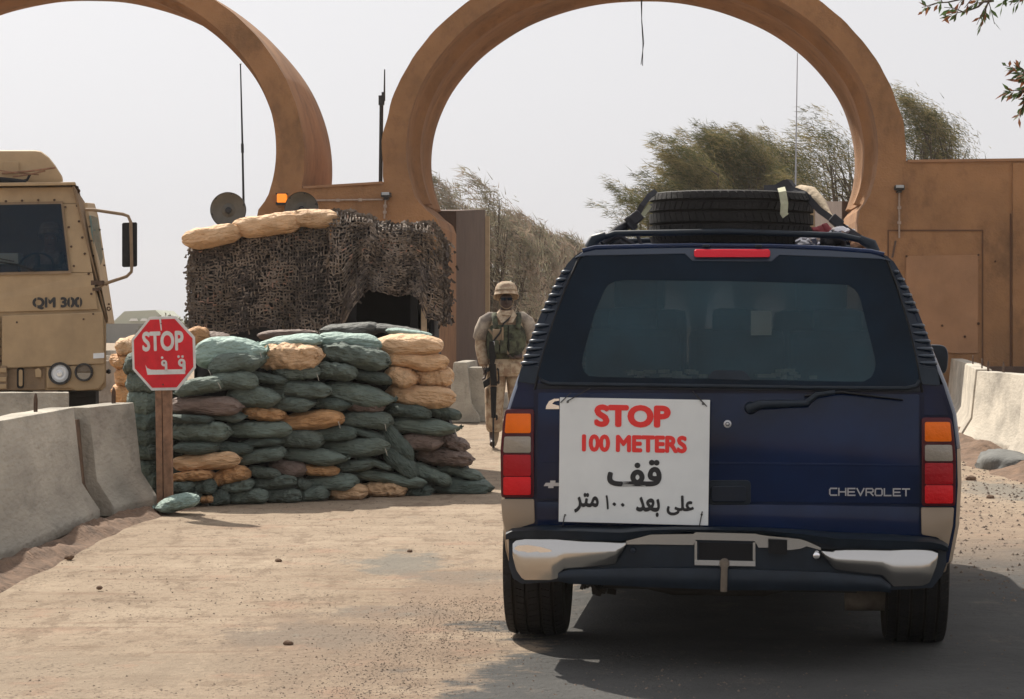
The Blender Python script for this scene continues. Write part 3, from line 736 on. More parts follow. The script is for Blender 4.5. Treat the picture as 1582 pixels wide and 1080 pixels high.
# ---------------- netted guard booth ----------------
DB0 = 24.0
def B(px, py, dd=0.): return P(px, py, DB0 + dd)
booth = empty('guard_booth', (P(490, 505, DB0 + .6).x, DB0 + .6, 0), label='plywood guard booth coloured black to stand for its inner shade, with an open window under the camouflage net', cat='booth')
zt = 2.40; xl, xm, xr = P(300, 0, 24.4).x, P(512, 0, 24.1).x, P(668, 0, 24.5).x  # booth panels coloured black so the net's holes read as shaded inside
def panel(name, c, s, m, M=None): 
    b_ = BM(); box(b_, c, s, M); return obj(name, b_, m, booth, bevel=.004)
bm = BM(); fr = [Vector((xl, 24.55, 0)), Vector((xm, 24.55, 0)), P(508, 342, 24.55), P(300, 372, 24.55)]; prism(bm, fr, [p + Vector((0, .04, 0)) for p in fr]); obj('wall_panel', bm, MT['black_cloth_shade'], booth)
bm = BM(); fr = [P(512, 440, 24.5), P(668, 440, 24.5), P(668, 356, 24.5), P(600, 348, 24.5), P(512, 334, 24.5)]; prism(bm, fr, [p + Vector((0, .04, 0)) for p in fr]); obj('net_backing', bm, MT['black_cloth_shade'], booth)  # dark backing added behind the net so its holes stay dark
panel('wall_panel', (xl, 25.3, 1.08), (.04, 1.5, 2.16), MT['black_cloth_shade'])
panel('wall_panel', (xr, 25.3, 1.08), (.04, 1.5, 2.1), MT['black_cloth_shade'])
panel('wall_panel', ((xl + xr) / 2, 26.05, 1.1), (xr - xl, .04, 2.2), MT['black_cloth_shade'])
panel('roof', ((xl + xr) / 2, 25.3, 2.22), (xr - xl, 1.5, .05), MT['black_cloth_shade'])
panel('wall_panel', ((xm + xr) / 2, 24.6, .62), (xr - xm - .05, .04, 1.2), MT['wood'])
for px in (522, 545, 640): panel('post', (P(px, 0, 24.6).x, 24.6, 1.2), (.07, .07, 2.1), MT['black_cloth_shade'])
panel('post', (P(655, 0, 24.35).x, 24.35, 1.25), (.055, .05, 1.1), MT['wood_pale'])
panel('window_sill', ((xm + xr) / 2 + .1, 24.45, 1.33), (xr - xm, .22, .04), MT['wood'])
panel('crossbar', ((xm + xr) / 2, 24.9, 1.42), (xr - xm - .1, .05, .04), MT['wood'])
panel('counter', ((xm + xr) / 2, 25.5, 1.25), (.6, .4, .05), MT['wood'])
# camouflage net: strips of garnish knotted on a mesh, hung in folds
def net_surf(s, t):
    """s along the front (0 left .. 1 right), t down (0 top .. 1 bottom) -> world point, keep?"""
    if s < .56:
        q = s / .56; px = 296 + (508 - 296) * q; ytop = 374 - 36 * q; ybot = 512 + 6 * math.sin(q * 9)
        dd = .35 - .15 * q; fold = .055 * math.sin(q * 26 + t * 2) * (.3 + t) + .08 * noise.noise(Vector((q * 5, t * 3, 2)))
        px += (-5 * math.sin(t * 2.6) if q < .15 else 0)
    else:
        q = (s - .56) / .44; px = 508 + (684 - 508) * q
        ytop = 326 + 6 * q + 24 * max(0, q - .15) * (1 - q) * 2 + (30 * (q - .88) / .12 if q > .88 else 0) + (8 if q > .4 else 0)
        edge = [(0, 520), (.12, 516), (.2, 480), (.32, 443), (.45, 452), (.6, 458), (.72, 452), (.80, 462), (.84, 492), (1, 498)]
        for (a, ya), (b, yb) in zip(edge, edge[1:]):
            if a <= q <= b: ybot = ya + (yb - ya) * (q - a) / (b - a)
        dd = .12 + .1 * q
        sw = math.exp(-((q - .68 + t * .28) / .07) ** 2)             # gathered fold sweeping down to the left
        fold = -.16 * sw + .09 * math.sin(q * 21 + t * 7) * (.25 + t) + .12 * noise.noise(Vector((q * 6, t * 4, 7)))
        if q > .88: dd += (q - .88) * 3
    k = t; py = ytop + (ybot - ytop) * k
    if t < .08: dd += (.08 - t) * 2.2
    return B(px + 4 * noise.noise(Vector((s * 9, t * 5, 1))), py + 5 * noise.noise(Vector((s * 12, t * 7, 3))), dd + fold)
def build_net():
    bm = BM()
    NS, NT = 78, 34
    pt = [[None] * (NT + 1) for _ in range(NS + 1)]
    for i in range(NS + 1):
        for j in range(NT + 1):
            pt[i][j] = net_surf(min(1, max(0, (i + random.gauss(0, .14)) / NS)), min(1, max(0, (j + random.gauss(0, .16)) / NT)))
    def strip(a, b, w_, mi):
        d = (b - a); 
        if d.length < 1e-5: return
        u, v = frame(d); ang = random.uniform(-.7, .7)
        wv = (v * math.cos(ang) + u * math.sin(ang)); wv = Vector((d.z, 0, -d.x)).normalized() * .8 + Vector((0, 1, 0)) * random.uniform(-.6, .6)
        wv = wv.normalized() * w_
        m = (a + b) / 2 + Vector((0, random.uniform(-.02, .02), random.uniform(-.01, .006)))
        q = [bm.verts.new(a - wv * random.uniform(.4, 1.1)), bm.verts.new(m - wv * random.uniform(.6, 1.3)), bm.verts.new(b - wv * random.uniform(.4, 1.1)),
             bm.verts.new(b + wv * random.uniform(.4, 1.1)), bm.verts.new(m + wv * random.uniform(.6, 1.3)), bm.verts.new(a + wv * random.uniform(.4, 1.1))]
        for f in (bm.faces.new((q[0], q[1], q[4], q[5])), bm.faces.new((q[1], q[2], q[3], q[4]))): f.material_index = mi
    for i in range(NS + 1):
        for j in range(NT + 1):
            c = pt[i][j]; r_ = noise.noise(Vector((i * .09, j * .13, 5)))
            def mi(): 
                z = r_ + random.gauss(0, .35); return 2 if z > .95 else (1 if z < -.1 else 0)
            off = Vector((0, random.uniform(-.02, .02), 0))
            if i < NS and random.random() < .95: strip(c + off, pt[i + 1][j] + off, .0088, mi())
            if j < NT and random.random() < .93: strip(c - off, pt[i][j + 1] - off, .0080, mi())
            if i < NS and j < NT and random.random() < .14: strip(c + off * 2, pt[i + 1][j + 1] + off, .009, mi())
            if random.random() < .2:     # dangling tabs
                d = Vector((random.gauss(0, .02), -abs(random.gauss(.012, .012)), -abs(random.gauss(.028, .015)))); strip(c, c + d, .009, mi())
    # roof part of the net running back, and ragged right hand edge
    for i in range(60):
        for j in range(16):
            s = i / 59; px = 505 + 175 * s; y0 = net_surf(.56 + .44 * s, 0); a = y0 + Vector((0, j * .09, .008 * math.sin(i * .7) - .004 * j))
            strip(a, a + Vector((.04, .02, random.uniform(-.03, .03))), .014, random.choice((0, 0, 1))); strip(a, a + Vector((random.uniform(-.02, .02), .09, random.uniform(-.03, .03))), .012, random.choice((0, 1, 1)))
    for i in range(900):
        t = random.random(); a = net_surf(1, t) + Vector((random.gauss(.0, .035), random.uniform(0, .5), random.gauss(0, .02)))
        strip(a, a + Vector((random.gauss(0, .02), random.gauss(0, .03), -random.uniform(.01, .06))), .012, random.choice((0, 1, 1)))
    for i in range(700):
        t = random.random(); a = net_surf(0, t) + Vector((random.gauss(-.0, .02), random.uniform(0, .8), random.gauss(0, .02)))
        strip(a, a + Vector((random.gauss(0, .02), random.gauss(0, .03), -random.uniform(.01, .05))), .012, random.choice((0, 0, 1)))
    return obj('camouflage_net', bm, [MT['net'], MT['net_dark'], MT['net_pink']], label='brown camouflage net draped in folds over the guard booth', cat='net')
net = build_net()
# round dishes
def dish(px, py, r, D, label):
    k = D / F; c = P(px, py, D); e = empty('round_dish', (c.x, c.y, c.z - r * k), label=label, cat='dish', group='round dark dishes above the netted post')
    bm = BM(); n = Vector((.04, -1, .03)).normalized()
    lathe(bm, [(0, .015), (.04, .018), (.07, -.004), (r * k * .5, .0), (r * k * .8, .02), (r * k * .97, .05)], c, n, 40)
    lathe(bm, [(0, -.03), (r * k * .8, -.01), (r * k * .97, .03)], c, n, 40); obj('reflector', bm, MT['dish'], e, smooth=40)
    bm = BM(); R0 = r * k; lathe(bm, [(R0 * .955, .045), (R0, .065), (R0 * 1.01, .03), (R0 * .96, .02)], c, n, 48, closed=True); obj('rim', bm, MT['dish_rim'], e, smooth=50)
    bm = BM(); tube(bm, [c + Vector((0, .06, 0)), c + Vector((0, .06, -r * k * 1.5))], .02, 8); obj('stand', bm, MT['black_metal'], e, smooth=60)
    bm = BM(); lathe(bm, [(0, .05), (.03, .045), (.035, .02)], c, n, 20); obj('feed', bm, MT['black_metal'], e, smooth=40)
    for k_ in range(6):
        a = k_ * math.pi / 3 + .3; bm = BM(); u, v = frame(n); lathe(bm, [(0, .065), (.007, .06), (.008, .03)], c + (u * math.cos(a) + v * math.sin(a)) * R0 * .9 + n * .02, n, 8); obj('bolt', bm, MT['black_metal'], e)
dish(353, 325, 27.5, 24.6, 'round dark dish standing clear against the sky at the post corner')
dish(466, 323, 26, 25.0, 'round dark dish half sunk behind the rooftop sandbags by the amber lamp')
e = empty('whip_antenna', P(377, 340, 24.9), label='tall thin black whip antenna rising behind the left round dish', cat='antenna')
bm = BM(); tube(bm, [P(377, 350, 24.9), P(374.5, 220, 24.9), P(371.5, 100, 24.9)], [.014, .011, .007], 6); obj('rod', bm, MT['black_metal'], e, smooth=60)
bm = BM(); tube(bm, [P(374.8, 236, 24.9), P(374.4, 222, 24.9)], .016, 6); obj('joint', bm, MT['black_metal'], e); bm = BM(); lathe(bm, [(0, -.012), (.014, 0), (0, .012)], P(371.5, 99, 24.9), (0, 0, 1), 8); obj('tip', bm, MT['black_metal'], e)

# ---------------- sandbags ----------------
def bag_mesh(seed, kind):
    """unit bag: x -1..1 long, z -1..1 high, y depth; kind 0 sewn flat ends, 1 right end gathered and tied, 2 both ends tucked, 3 slumped wrinkled"""
    rnd = random.Random(seed); bm = BM(); NU, NV = 44, 30; rows = []
    for i in range(NU + 1):
        u = -1 + 2 * i / NU; u = math.copysign(1 - (1 - abs(u)) ** 1.25, u); au = abs(u)
        taper = (1 - au ** (4.6 if kind == 0 else 3.4)) ** .45 if au < 1 else 0
        flat = 1
        if kind == 1 and u > .5: taper *= 1 - .55 * (u - .5) / .5
        hz = max(taper, .05); hy = max((1 - au ** 5) ** .4 if au < 1 else 0, .12 if kind == 1 and u > 0 else .55)
        if kind == 2: hy = max(taper, .08)
        row = []
        for j in range(NV):
            a = 2 * math.pi * j / NV; ca, sa = math.cos(a), math.sin(a); ex = .78
            y = math.copysign(abs(ca) ** ex, ca) * hy; z = math.copysign(abs(sa) ** (ex if sa > 0 else .62), sa) * hz
            g = (au ** 4)
            wr = .13 * au ** 2.5 * math.sin(a * 8 + seed + u * 5) * abs(math.sin(seed * 3 + a)) + .06 * g * math.sin(a * 15 + seed * 2) + .05 * math.sin(u * 7 + a * 3 + seed) * noise.noise(Vector((u * 2, a, seed)))
            nv = noise.noise(Vector((u * 2.1 + seed, y * 1.6, z * 1.6))) * .13 + noise.noise(Vector((u * 5 + seed, y * 4, z * 4))) * (.05 if kind != 3 else .13)
            nv += (.16 if kind == 3 else .05) * (.35 - abs(noise.noise(Vector((u * 4.5 + seed, y * 5, z * 5 + u * 2)))))
            seam = -.09 * math.exp(-(((a - 4.25 - .12 * math.sin(u * 3 + seed)) / .10) ** 2)) * (1 - au ** 6) if kind in (0, 1) else 0
            fold = -.10 * math.exp(-(((u - .45 * math.sin(seed * 2.3) - .25 * math.sin(a + seed)) / .07) ** 2)) * max(0, math.sin(a * .5 + seed * 1.7)) if kind != 1 else 0
            rr = 1 + wr + nv + seam + fold
            sag = -.10 * math.cos(u * 2.4 + seed) - .05 * u * rnd.choice((1, 1))
            row.append(bm.verts.new((u * (1 + .04 * math.sin(a * 3 + seed) + (.06 * g * abs(ca) if kind == 0 else 0)) + .03 * noise.noise(Vector((seed, y * 2, z * 2))), y * rr * .5, z * rr + sag * (1 - g))))
        rows.append(row)
    for a, b in zip(rows, rows[1:]):
        for k in range(NV): bm.faces.new((a[k], b[k], b[(k + 1) % NV], a[(k + 1) % NV]))
    bm.faces.new(rows[0]); bm.faces.new(rows[-1][::-1])
    # ragged flap of sacking past the seam
    for sgn in ((1,) if kind == 1 else (-1, 1)):
        if kind == 2: continue
        prev = None
        for j in range(9):
            y = (-.34 + .68 * j / 8) * (.35 if kind == 1 else .9); zz = .05 * math.sin(j * 2 + seed) + (.1 * (j % 2) if kind == 1 else .02 * (j % 2)); ln = (.10 if kind == 1 else .05) * (1 + .3 * math.sin(j * 5 + seed))
            a = bm.verts.new((sgn * .965, y * .6, zz * .4)); b = bm.verts.new((sgn * (.99 + ln), y * (1.6 if kind == 1 else 1), zz * (3 if kind == 1 else 1.5)))
            if prev: bm.faces.new((prev[0], prev[1], b, a))
            prev = (a, b)
    bmesh.ops.recalc_face_normals(bm, faces=bm.faces)
    if kind != 2:      # a sewn seam ridge along the front
        pass
    me = bpy.data.meshes.new('sandbag'); bm.to_mesh(me); bm.free(); me.shade_smooth(); me.set_sharp_from_angle(angle=R(62)); return me
KINDS = [bag_mesh(s, k) for s, k in ((1, 0), (2, 0), (3, 0), (4, 1), (5, 1), (6, 2), (7, 2), (8, 3), (9, 3), (10, 0), (11, 1), (12, 2))]
BCOL = dict(g='bag_green', d='bag_dark', m='bag_mint', t='bag_tan', o='bag_orange', b='bag_brown', c='bag_grey')
CNAME = dict(g='green', d='dark green', m='pale mint', t='tan', o='orange tan', b='brown', c='charcoal grey')
meshcol = {}
def sandbag(x0, x1, y0, y1, col, tilt, label, group, D=None, dep=.36, grow=1.09, mesh=None, yaw=None, back=0.):
    cx, cy = (x0 + x1) / 2, (y0 + y1) / 2
    if D is None:
        z_ = max(0, 785 - cy) / 195
        D = 19.9 + (cx - 245) / 505 * 1.75 + .16 * z_ + dep * .35 + back
    k = D / F; c = P(cx, cy, D)
    mi = mesh if mesh is not None else random.randrange(len(KINDS)); key = (mi, col)
    if key not in meshcol:
        me = KINDS[mi].copy(); me.materials.append(MT[BCOL[col]]); meshcol[key] = me
    o = bpy.data.objects.new('sandbag', meshcol[key]); COL.objects.link(o)
    cs, sn = abs(math.cos(R(tilt))), abs(math.sin(R(tilt))); bw, bh = (x1 - x0) * k, (y1 - y0) * k
    # undo the tilt to get the bag's own length and height
    det = max(.2, cs * cs - sn * sn); L_ = (bw * cs - bh * sn) / det; H_ = (bh * cs - bw * sn) / det
    if abs(tilt) > 24: L_, H_ = bh / max(sn, .5) * .95, .14
    L_ = max(L_, .12); H_ = max(H_, .055)
    flip = random.random() < .5
    o.scale = (L_ / 2 * grow * (-1 if flip else 1), dep * 1.0, H_ / 2 * grow * 1.06)
    o.location = c; ya = R(random.uniform(-9, 9)) if yaw is None else R(yaw)
    o.rotation_euler = (R(random.uniform(-5, 5)), R(tilt), -R(4) + ya)
    if max(c.z - H_ / 2 * .8, 0) == 0: o.location.z = H_ / 2 * .82
    return tag(o, label, 'sandbag', group)
ORD = ['first', 'second', 'third', 'fourth', 'fifth', 'sixth', 'seventh', 'eighth', 'ninth', 'tenth']
MAIN = [
 [(277,313,758,782,'g',6),(313,330,766,777,'o',0),(323,357,756,781,'d',-8),(352,413,757,781,'g',-3),(405,465,754,780,'g',4),(455,508,752,778,'g',-6),(505,565,751,774,'t',0),(560,626,750,772,'t',0),(620,668,750,771,'d',4)],
 [(268,302,742,759,'d',0),(300,334,741,763,'d',0),(338,392,739,763,'g',-9),(390,458,733,759,'g',-6),(455,484,736,757,'g',15),(473,548,731,758,'g',-3),(545,652,721,755,'g',9)],
 [(270,328,726,745,'o',-4),(327,384,717,757,'o',-20),(384,436,717,743,'g',12),(417,473,709,736,'b',8),(460,522,716,735,'o',4),(519,577,707,731,'g',-8),(545,607,698,728,'g',20)],
 [(273,366,698,728,'t',-4),(364,438,689,718,'g',-7),(436,532,691,719,'g',3)],
 [(272,336,681,701,'d',-3),(329,388,682,702,'d',4),(375,436,675,691,'d',-2),(435,497,664,693,'g',4),(497,598,675,705,'g',-2)],
 [(271,353,651,683,'g',-2),(348,446,649,676,'g',2),(481,548,659,681,'d',-2),(524,596,653,683,'d',16)],
 [(264,329,640,656,'d',3),(326,379,633,651,'g',4),(375,439,628,651,'o',4),(429,527,634,665,'o',-3),(524,602,636,664,'g',2)],
 [(270,368,612,642,'b',3),(354,431,599,630,'g',0),(421,487,610,636,'g',-3),(481,540,615,634,'d',2),(536,593,616,637,'b',3)],
 [(274,344,579,617,'g',-14),(331,396,574,603,'g',3),(410,509,586,615,'g',4),(500,606,588,632,'g',8)],
 [(379,442,572,596,'d',10),(424,492,562,587,'g',-3),(480,550,561,588,'g',4),(540,604,567,597,'d',13)],
 [(324,409,540,583,'g',-10),(404,494,530,573,'t',-3),(494,600,527,574,'g',9)],
 [(302,408,521,572,'m',-5),(404,494,517,540,'m',-3),(495,584,513,541,'m',5)],
]
CN = ['bottom', 'second', 'third', 'fourth', 'fifth', 'sixth', 'seventh', 'eighth', 'ninth', 'tenth', 'eleventh', 'top']
for ri, row in enumerate(MAIN):
    for ci, (x0, x1, y0, y1, c, tl) in enumerate(row):
        lab = f"{CNAME[c]} sandbag, {ORD[ci]} from the left in the {CN[ri]} course of the wide main stack"
        bk = .12 if ri == 11 else 0
        sandbag(x0, x1, y0, y1, c, tl, lab, 'sandbags of the wide main stack', mesh=(3 if ri >= 10 and ci == 0 else None), back=bk, dep=.42 if ri >= 10 else .36)
RIGHT = [
 [(662,754,741,768,'d',2)],
 [(635,698,711,753,'g',24),(680,744,714,745,'g',15)],
 [(643,729,687,722,'b',8)],
 [(621,685,670,694,'b',0),(673,724,667,700,'b',18)],
 [(600,705,645,673,'g',2)],
 [(600,664,622,649,'d',8),(653,712,622,651,'d',13)],
 [(600,699,594,630,'t',2)],
 [(597,648,565,598,'t',8),(642,699,566,597,'t',-2)],
 [(594,687,539,573,'t',5)],
 [(579,680,515,550,'t',4)],
]
RN = ['bottom', 'second', 'third', 'fourth', 'fifth', 'sixth', 'seventh', 'eighth', 'ninth', 'top']
for ri, row in enumerate(RIGHT):
    for ci, (x0, x1, y0, y1, c, tl) in enumerate(row):
        side_ = '' if len(row) == 1 else (' left-hand' if ci == 0 else ' right-hand')
        sandbag(x0, x1, y0, y1, c, tl, f"{CNAME[c]}{' ' if not side_ else side_ + ' '}sandbag in the {RN[ri]} course of the right end stack", 'sandbags of the right end stack', dep=.42, mesh=(10 if ri == 9 else None))
G3 = 'sandbags wedged or laid apart from the courses'
sandbag(586, 640, 656, 712, 'd', 52, 'steeply leaning dark green sandbag, upper of two wedged between the stacks', G3, back=-.05)
sandbag(592, 644, 686, 738, 'd', 48, 'steeply leaning dark green sandbag, lower of two wedged between the stacks', G3, back=-.08)
sandbag(241, 306, 762, 793, 'm', -10, 'pale green plastic sandbag lying at the foot of the sign post', G3, D=19.3, mesh=3, dep=.36)
sandbag(638, 670, 738, 760, 'd', 0, 'dark sandbag deep in the gap under the leaning pair', G3, back=.15)
sandbag(497, 585, 498, 522, 'c', -3, 'charcoal sandbag on the back row under the booth window, left one', G3, D=22.3)
sandbag(575, 650, 499, 521, 'c', 8, 'charcoal sandbag on the back row with a knotted corner, right one', G3, D=22.3)
sandbag(600, 664, 506, 524, 'm', 6, 'mint sandbag tucked behind the top tan bag of the right stack', G3, D=22.0)
sandbag(402, 487, 508, 527, 'b', -3, 'brown sandbag at the foot of the net behind the main stack', G3, D=22.3)
sandbag(288, 324, 506, 535, 'o', -8, 'orange brown sandbag directly right of the stop sign', G3, D=22.2)
sandbag(316, 352, 512, 530, 'b', 8, 'small brown sandbag at the net foot, next to the orange brown one', G3, D=22.3)
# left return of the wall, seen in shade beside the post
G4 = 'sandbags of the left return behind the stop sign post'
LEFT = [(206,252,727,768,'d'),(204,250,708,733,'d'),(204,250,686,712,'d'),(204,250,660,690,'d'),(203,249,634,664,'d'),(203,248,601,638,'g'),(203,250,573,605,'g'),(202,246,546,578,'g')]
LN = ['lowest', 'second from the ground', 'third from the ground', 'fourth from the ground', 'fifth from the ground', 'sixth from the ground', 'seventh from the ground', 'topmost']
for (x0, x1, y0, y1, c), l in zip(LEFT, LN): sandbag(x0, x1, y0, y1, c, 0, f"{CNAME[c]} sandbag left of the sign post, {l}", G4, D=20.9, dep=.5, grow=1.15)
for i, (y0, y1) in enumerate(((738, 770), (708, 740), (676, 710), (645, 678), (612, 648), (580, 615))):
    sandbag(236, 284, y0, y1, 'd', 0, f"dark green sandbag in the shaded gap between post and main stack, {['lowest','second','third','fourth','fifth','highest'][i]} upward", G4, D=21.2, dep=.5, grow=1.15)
G5 = 'tan sandbags piled at the far left end'
for (x0, x1, y0, y1, c, tl, l) in ((178,222,590,622,'o',0,'lowest tan sandbag with gathered end left of the stop sign'),(180,224,566,598,'o',0,'tan sandbag with a puckered end, second up left of the stop sign'),
        (175,222,546,572,'o',6,'tan sandbag with a torn flap, third up left of the stop sign'),(178,224,516,552,'t',-14,'topmost pale tan sandbag poking out left of the stop sign')):
    sandbag(x0, x1, y0, y1, c, tl, l, G5, D=22.3, mesh=5, dep=.5)
    sandbag(x0 + 30, x1 + 50, y0 + 4, y1 + 2, c, tl, l.replace('tan', 'tan inner', 1) + '', G5, D=22.9, mesh=6, dep=.5) if y0 == 590 else None
# bags on the booth roof
G6 = 'tan sandbags along the booth roof edge'
for (x0, x1, y0, y1, tl, l, D) in ((284,371,345,384,-8,'leftmost tan sandbag on the booth roof edge',24.25),(366,462,330,366,-5,'long tan sandbag in the middle of the booth roof edge',24.3),
        (418,470,326,345,-4,'tan sandbag behind the middle one, below the amber lamp',24.7),(454,523,323,352,3,'right tan sandbag on the booth roof where the net rises',24.3)):
    sandbag(x0, x1, y0, y1, 't', tl, l, G6, D=D, mesh=(5 if x0 == 284 else 0 if x0 == 366 else 6))
# dark backing added behind the bags for the shade in the gaps
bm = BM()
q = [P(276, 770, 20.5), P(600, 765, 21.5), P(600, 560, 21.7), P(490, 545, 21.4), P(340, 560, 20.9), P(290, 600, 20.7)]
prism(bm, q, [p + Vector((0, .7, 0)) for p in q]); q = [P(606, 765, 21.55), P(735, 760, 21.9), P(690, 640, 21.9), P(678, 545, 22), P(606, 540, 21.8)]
prism(bm, q, [p + Vector((0, .6, 0)) for p in q]); obj('gap_shade_backing', bm, MT['black_cloth_shade'], kind='stuff', label='dark backing added for the shade in the gaps between the sandbags')
# tie strings hanging from bags
bag_list = [o for o in COL.objects if o.name.startswith('sandbag') and o.get('group') in ('sandbags of the wide main stack', 'sandbags of the right end stack')]
for i in range(16):
    b_ = random.choice(bag_list); s_ = random.choice((-.93, .93)); bm = BM()
    p0 = Vector((s_, -.48, -.2)); iv = Vector((1 / b_.scale.x, 1 / b_.scale.y, 1 / b_.scale.z))
    pts = [p0, p0 + Vector((.01 * iv.x, -.01 * iv.y, -.03 * iv.z)), p0 + Vector((.015 * iv.x, -.005 * iv.y, -.06 * iv.z))]
    # build in scaled space as a thin ribbon
    w_ = .003 * abs(iv.x); vs = [(bm.verts.new(p - Vector((w_, 0, 0))), bm.verts.new(p + Vector((w_, 0, 0)))) for p in pts]
    for a, b in zip(vs, vs[1:]): bm.faces.new((a[0], a[1], b[1], b[0]))
    obj('tie_string', bm, MT['string'], b_, local=True)

# ---------------- stop sign on its post ----------------
DS = 19.45; kS = DS / F
ss = empty('stop_sign', (P(250, 0, DS).x, DS + .06, 0), label='red octagonal stop sign in English and Arabic nailed to a brown wooden post', cat='sign')
ya = R(-24); su = Vector((math.cos(ya), math.sin(ya), 0)); sv = Vector((-.03, 0, 1)).normalized(); su = (su - sv * su.dot(sv)).normalized(); sn_ = su.cross(sv)
cS = P(253, 546, DS - .03)
def octo(r_): return [cS + (su * math.cos(R(22.5 + 45 * k)) + sv * math.sin(R(22.5 + 45 * k))) * r_ for k in range(8)]
r0 = 57 * kS / math.cos(R(22.5))
def plate(name, pts, th, m, off, parent, bevel=None):
    bm = BM(); prism(bm, [p + sn_ * (off + th) for p in pts], [p + sn_ * off for p in pts]); return obj(name, bm, m, parent, bevel=bevel)
plate('border', octo(r0), .004, MT['sign_white'], 0, ss, .001); plate('panel', octo(r0 * .925), .003, MT['sign_red'], .004, ss)
def sp(px, py): # photo pixel -> point on the sign
    return cS + su * ((px - 253) * kS / math.cos(ya)) + sv * ((546 - py) * kS)
zf = sn_ * .0075
text('word', 'STOP', sp(253, 527) + zf, su, sv, 68 * kS / math.cos(ya), 31 * kS, MT['sign_white'], ss, thick=.035, depth=.002)
bm = BM()
def flat(bm, pts, z0=.0075, th=.0012):
    pts = [sp(*p) for p in pts]; prism(bm, [p + sn_ * (z0 + th) for p in pts], [p + sn_ * z0 for p in pts])
flat(bm, [(223,563),(226,568),(232,570.5),(240,571),(288,571),(288,578.5),(226,578.5)])
def ringp(cx, cy, r1, r2, z0=.0075):
    for k in range(14):
        a, b = 2 * math.pi * k / 14, 2 * math.pi * (k + 1) / 14
        flat(bm, [(cx + r1 * math.cos(a), cy + r1 * math.sin(a)), (cx + r2 * math.cos(a), cy + r2 * math.sin(a)), (cx + r2 * math.cos(b), cy + r2 * math.sin(b)), (cx + r1 * math.cos(b), cy + r1 * math.sin(b))])
ringp(283, 561, 2.2, 6.2); ringp(254, 561, 1.5, 5)
flat(bm, [(284,561),(289,561),(289,573),(284,573)]); flat(bm, [(255,561),(259,561),(259,573),(255,573)])
for cx, cy in ((278, 551.5), (284.5, 551.5), (251, 552.5)): flat(bm, [(cx + 2.1 * math.cos(a * .785), cy + 2.1 * math.sin(a * .785)) for a in range(8)])
obj('word', bm, MT['sign_white'], ss)
bm = BM(); flat(bm, [(248,489),(251,489),(252,510),(250.5,511)], .0075, .003); obj('tape', bm, MT['sign_white'], ss)
for px, py in ((251, 500), (251, 594), (254, 560)):
    bm = BM(); lathe(bm, [(0, .012), (.006, .010), (.007, .006)], sp(px, py), sn_, 8); obj('nail', bm, MT['rebar'], ss)
for i, (dx0, dx1, m) in enumerate(((238, 248.5, 'wood'), (249, 263, 'wood'))):
    bm = BM(); a, b = P(dx0, 492, DS + .06), P(dx1, 492, DS + .06); a2, b2 = P(dx0 + 4, 780, DS + .06), P(dx1 + 3, 780, DS + .06)
    if i == 0: a.z -= .03; b.z -= .03
    fr = [a2, b2, b, a]; prism(bm, fr, [p + Vector((0, .07 + .012 * i, 0)) for p in fr]); obj('post_board', bm, MT[m], ss, bevel=.004)
# ---------------- tan army truck ----------------
DT = 27.0; kT = DT / F
def T(px, py, dy=0.): return P(px, py, DT + dy)
CT = -14   # centre column of the truck in the photo
truck = empty('army_truck', (P(CT, 0, DT).x, DT + 2, 0), label='tan cab-over army truck with armoured cab and black side mirror', cat='truck')
def mir(pts): return pts + [(2 * CT - x, y) for x, y in reversed(pts)]
def tslab(name, pts, d0, d1, m, bevel=.01, par=truck, smooth=None):
    bm = BM(); prism(bm, [T(*p, d0) for p in pts], [T(*p, d1) for p in pts]); return obj(name, bm, MT[m], par, bevel=bevel, smooth=smooth)
# cab shell: upper part leans in, sides fall back
half = [(CT, 284), (112, 284), (118, 287), (167, 492), (164, 500), (164, 596), (156, 604), (CT, 604)]
bm = BM(); fr = [T(*p) for p in half]; fr2 = [T(2 * CT - x, y) for x, y in reversed(half[1:-1])]
front = fr + fr2
def back(p, i):
    q = p + Vector((-.38, 1.9, 0)); return q
prism(bm, front, [back(p, i) for i, p in enumerate(front)])
# push the windscreen panel back towards the top
for v in bm.verts:
    if v.co.z > 1.9 and v.co.y < DT + 1: v.co.y += (v.co.z - 1.9) * .12
ff = max(bm.faces, key=lambda f: -f.normal.y * f.calc_area() if f.normal.y < -.8 else 0)
bmesh.ops.delete(bm, geom=[ff], context='FACES_ONLY')
obj('cab', bm, MT['army_tan'], truck, smooth=30)
tslab('cab_front', [(2 * CT - 160, 440), (146, 440), (164, 500), (164, 597), (157, 603), (2 * CT - 160, 603)], -.002, .04, 'army_tan', .01)
def up(py): 
    z = CH - (py - HY) * kT; return max(0, (z - 1.9)) * .12
def uslab(name, pts, d0, d1, m, bevel=.006, par=truck):
    bm = BM(); prism(bm, [T(x, y, d0 + up(y)) for x, y in pts], [T(x, y, d1 + up(y)) for x, y in pts]); return obj(name, bm, MT[m], par, bevel=bevel)
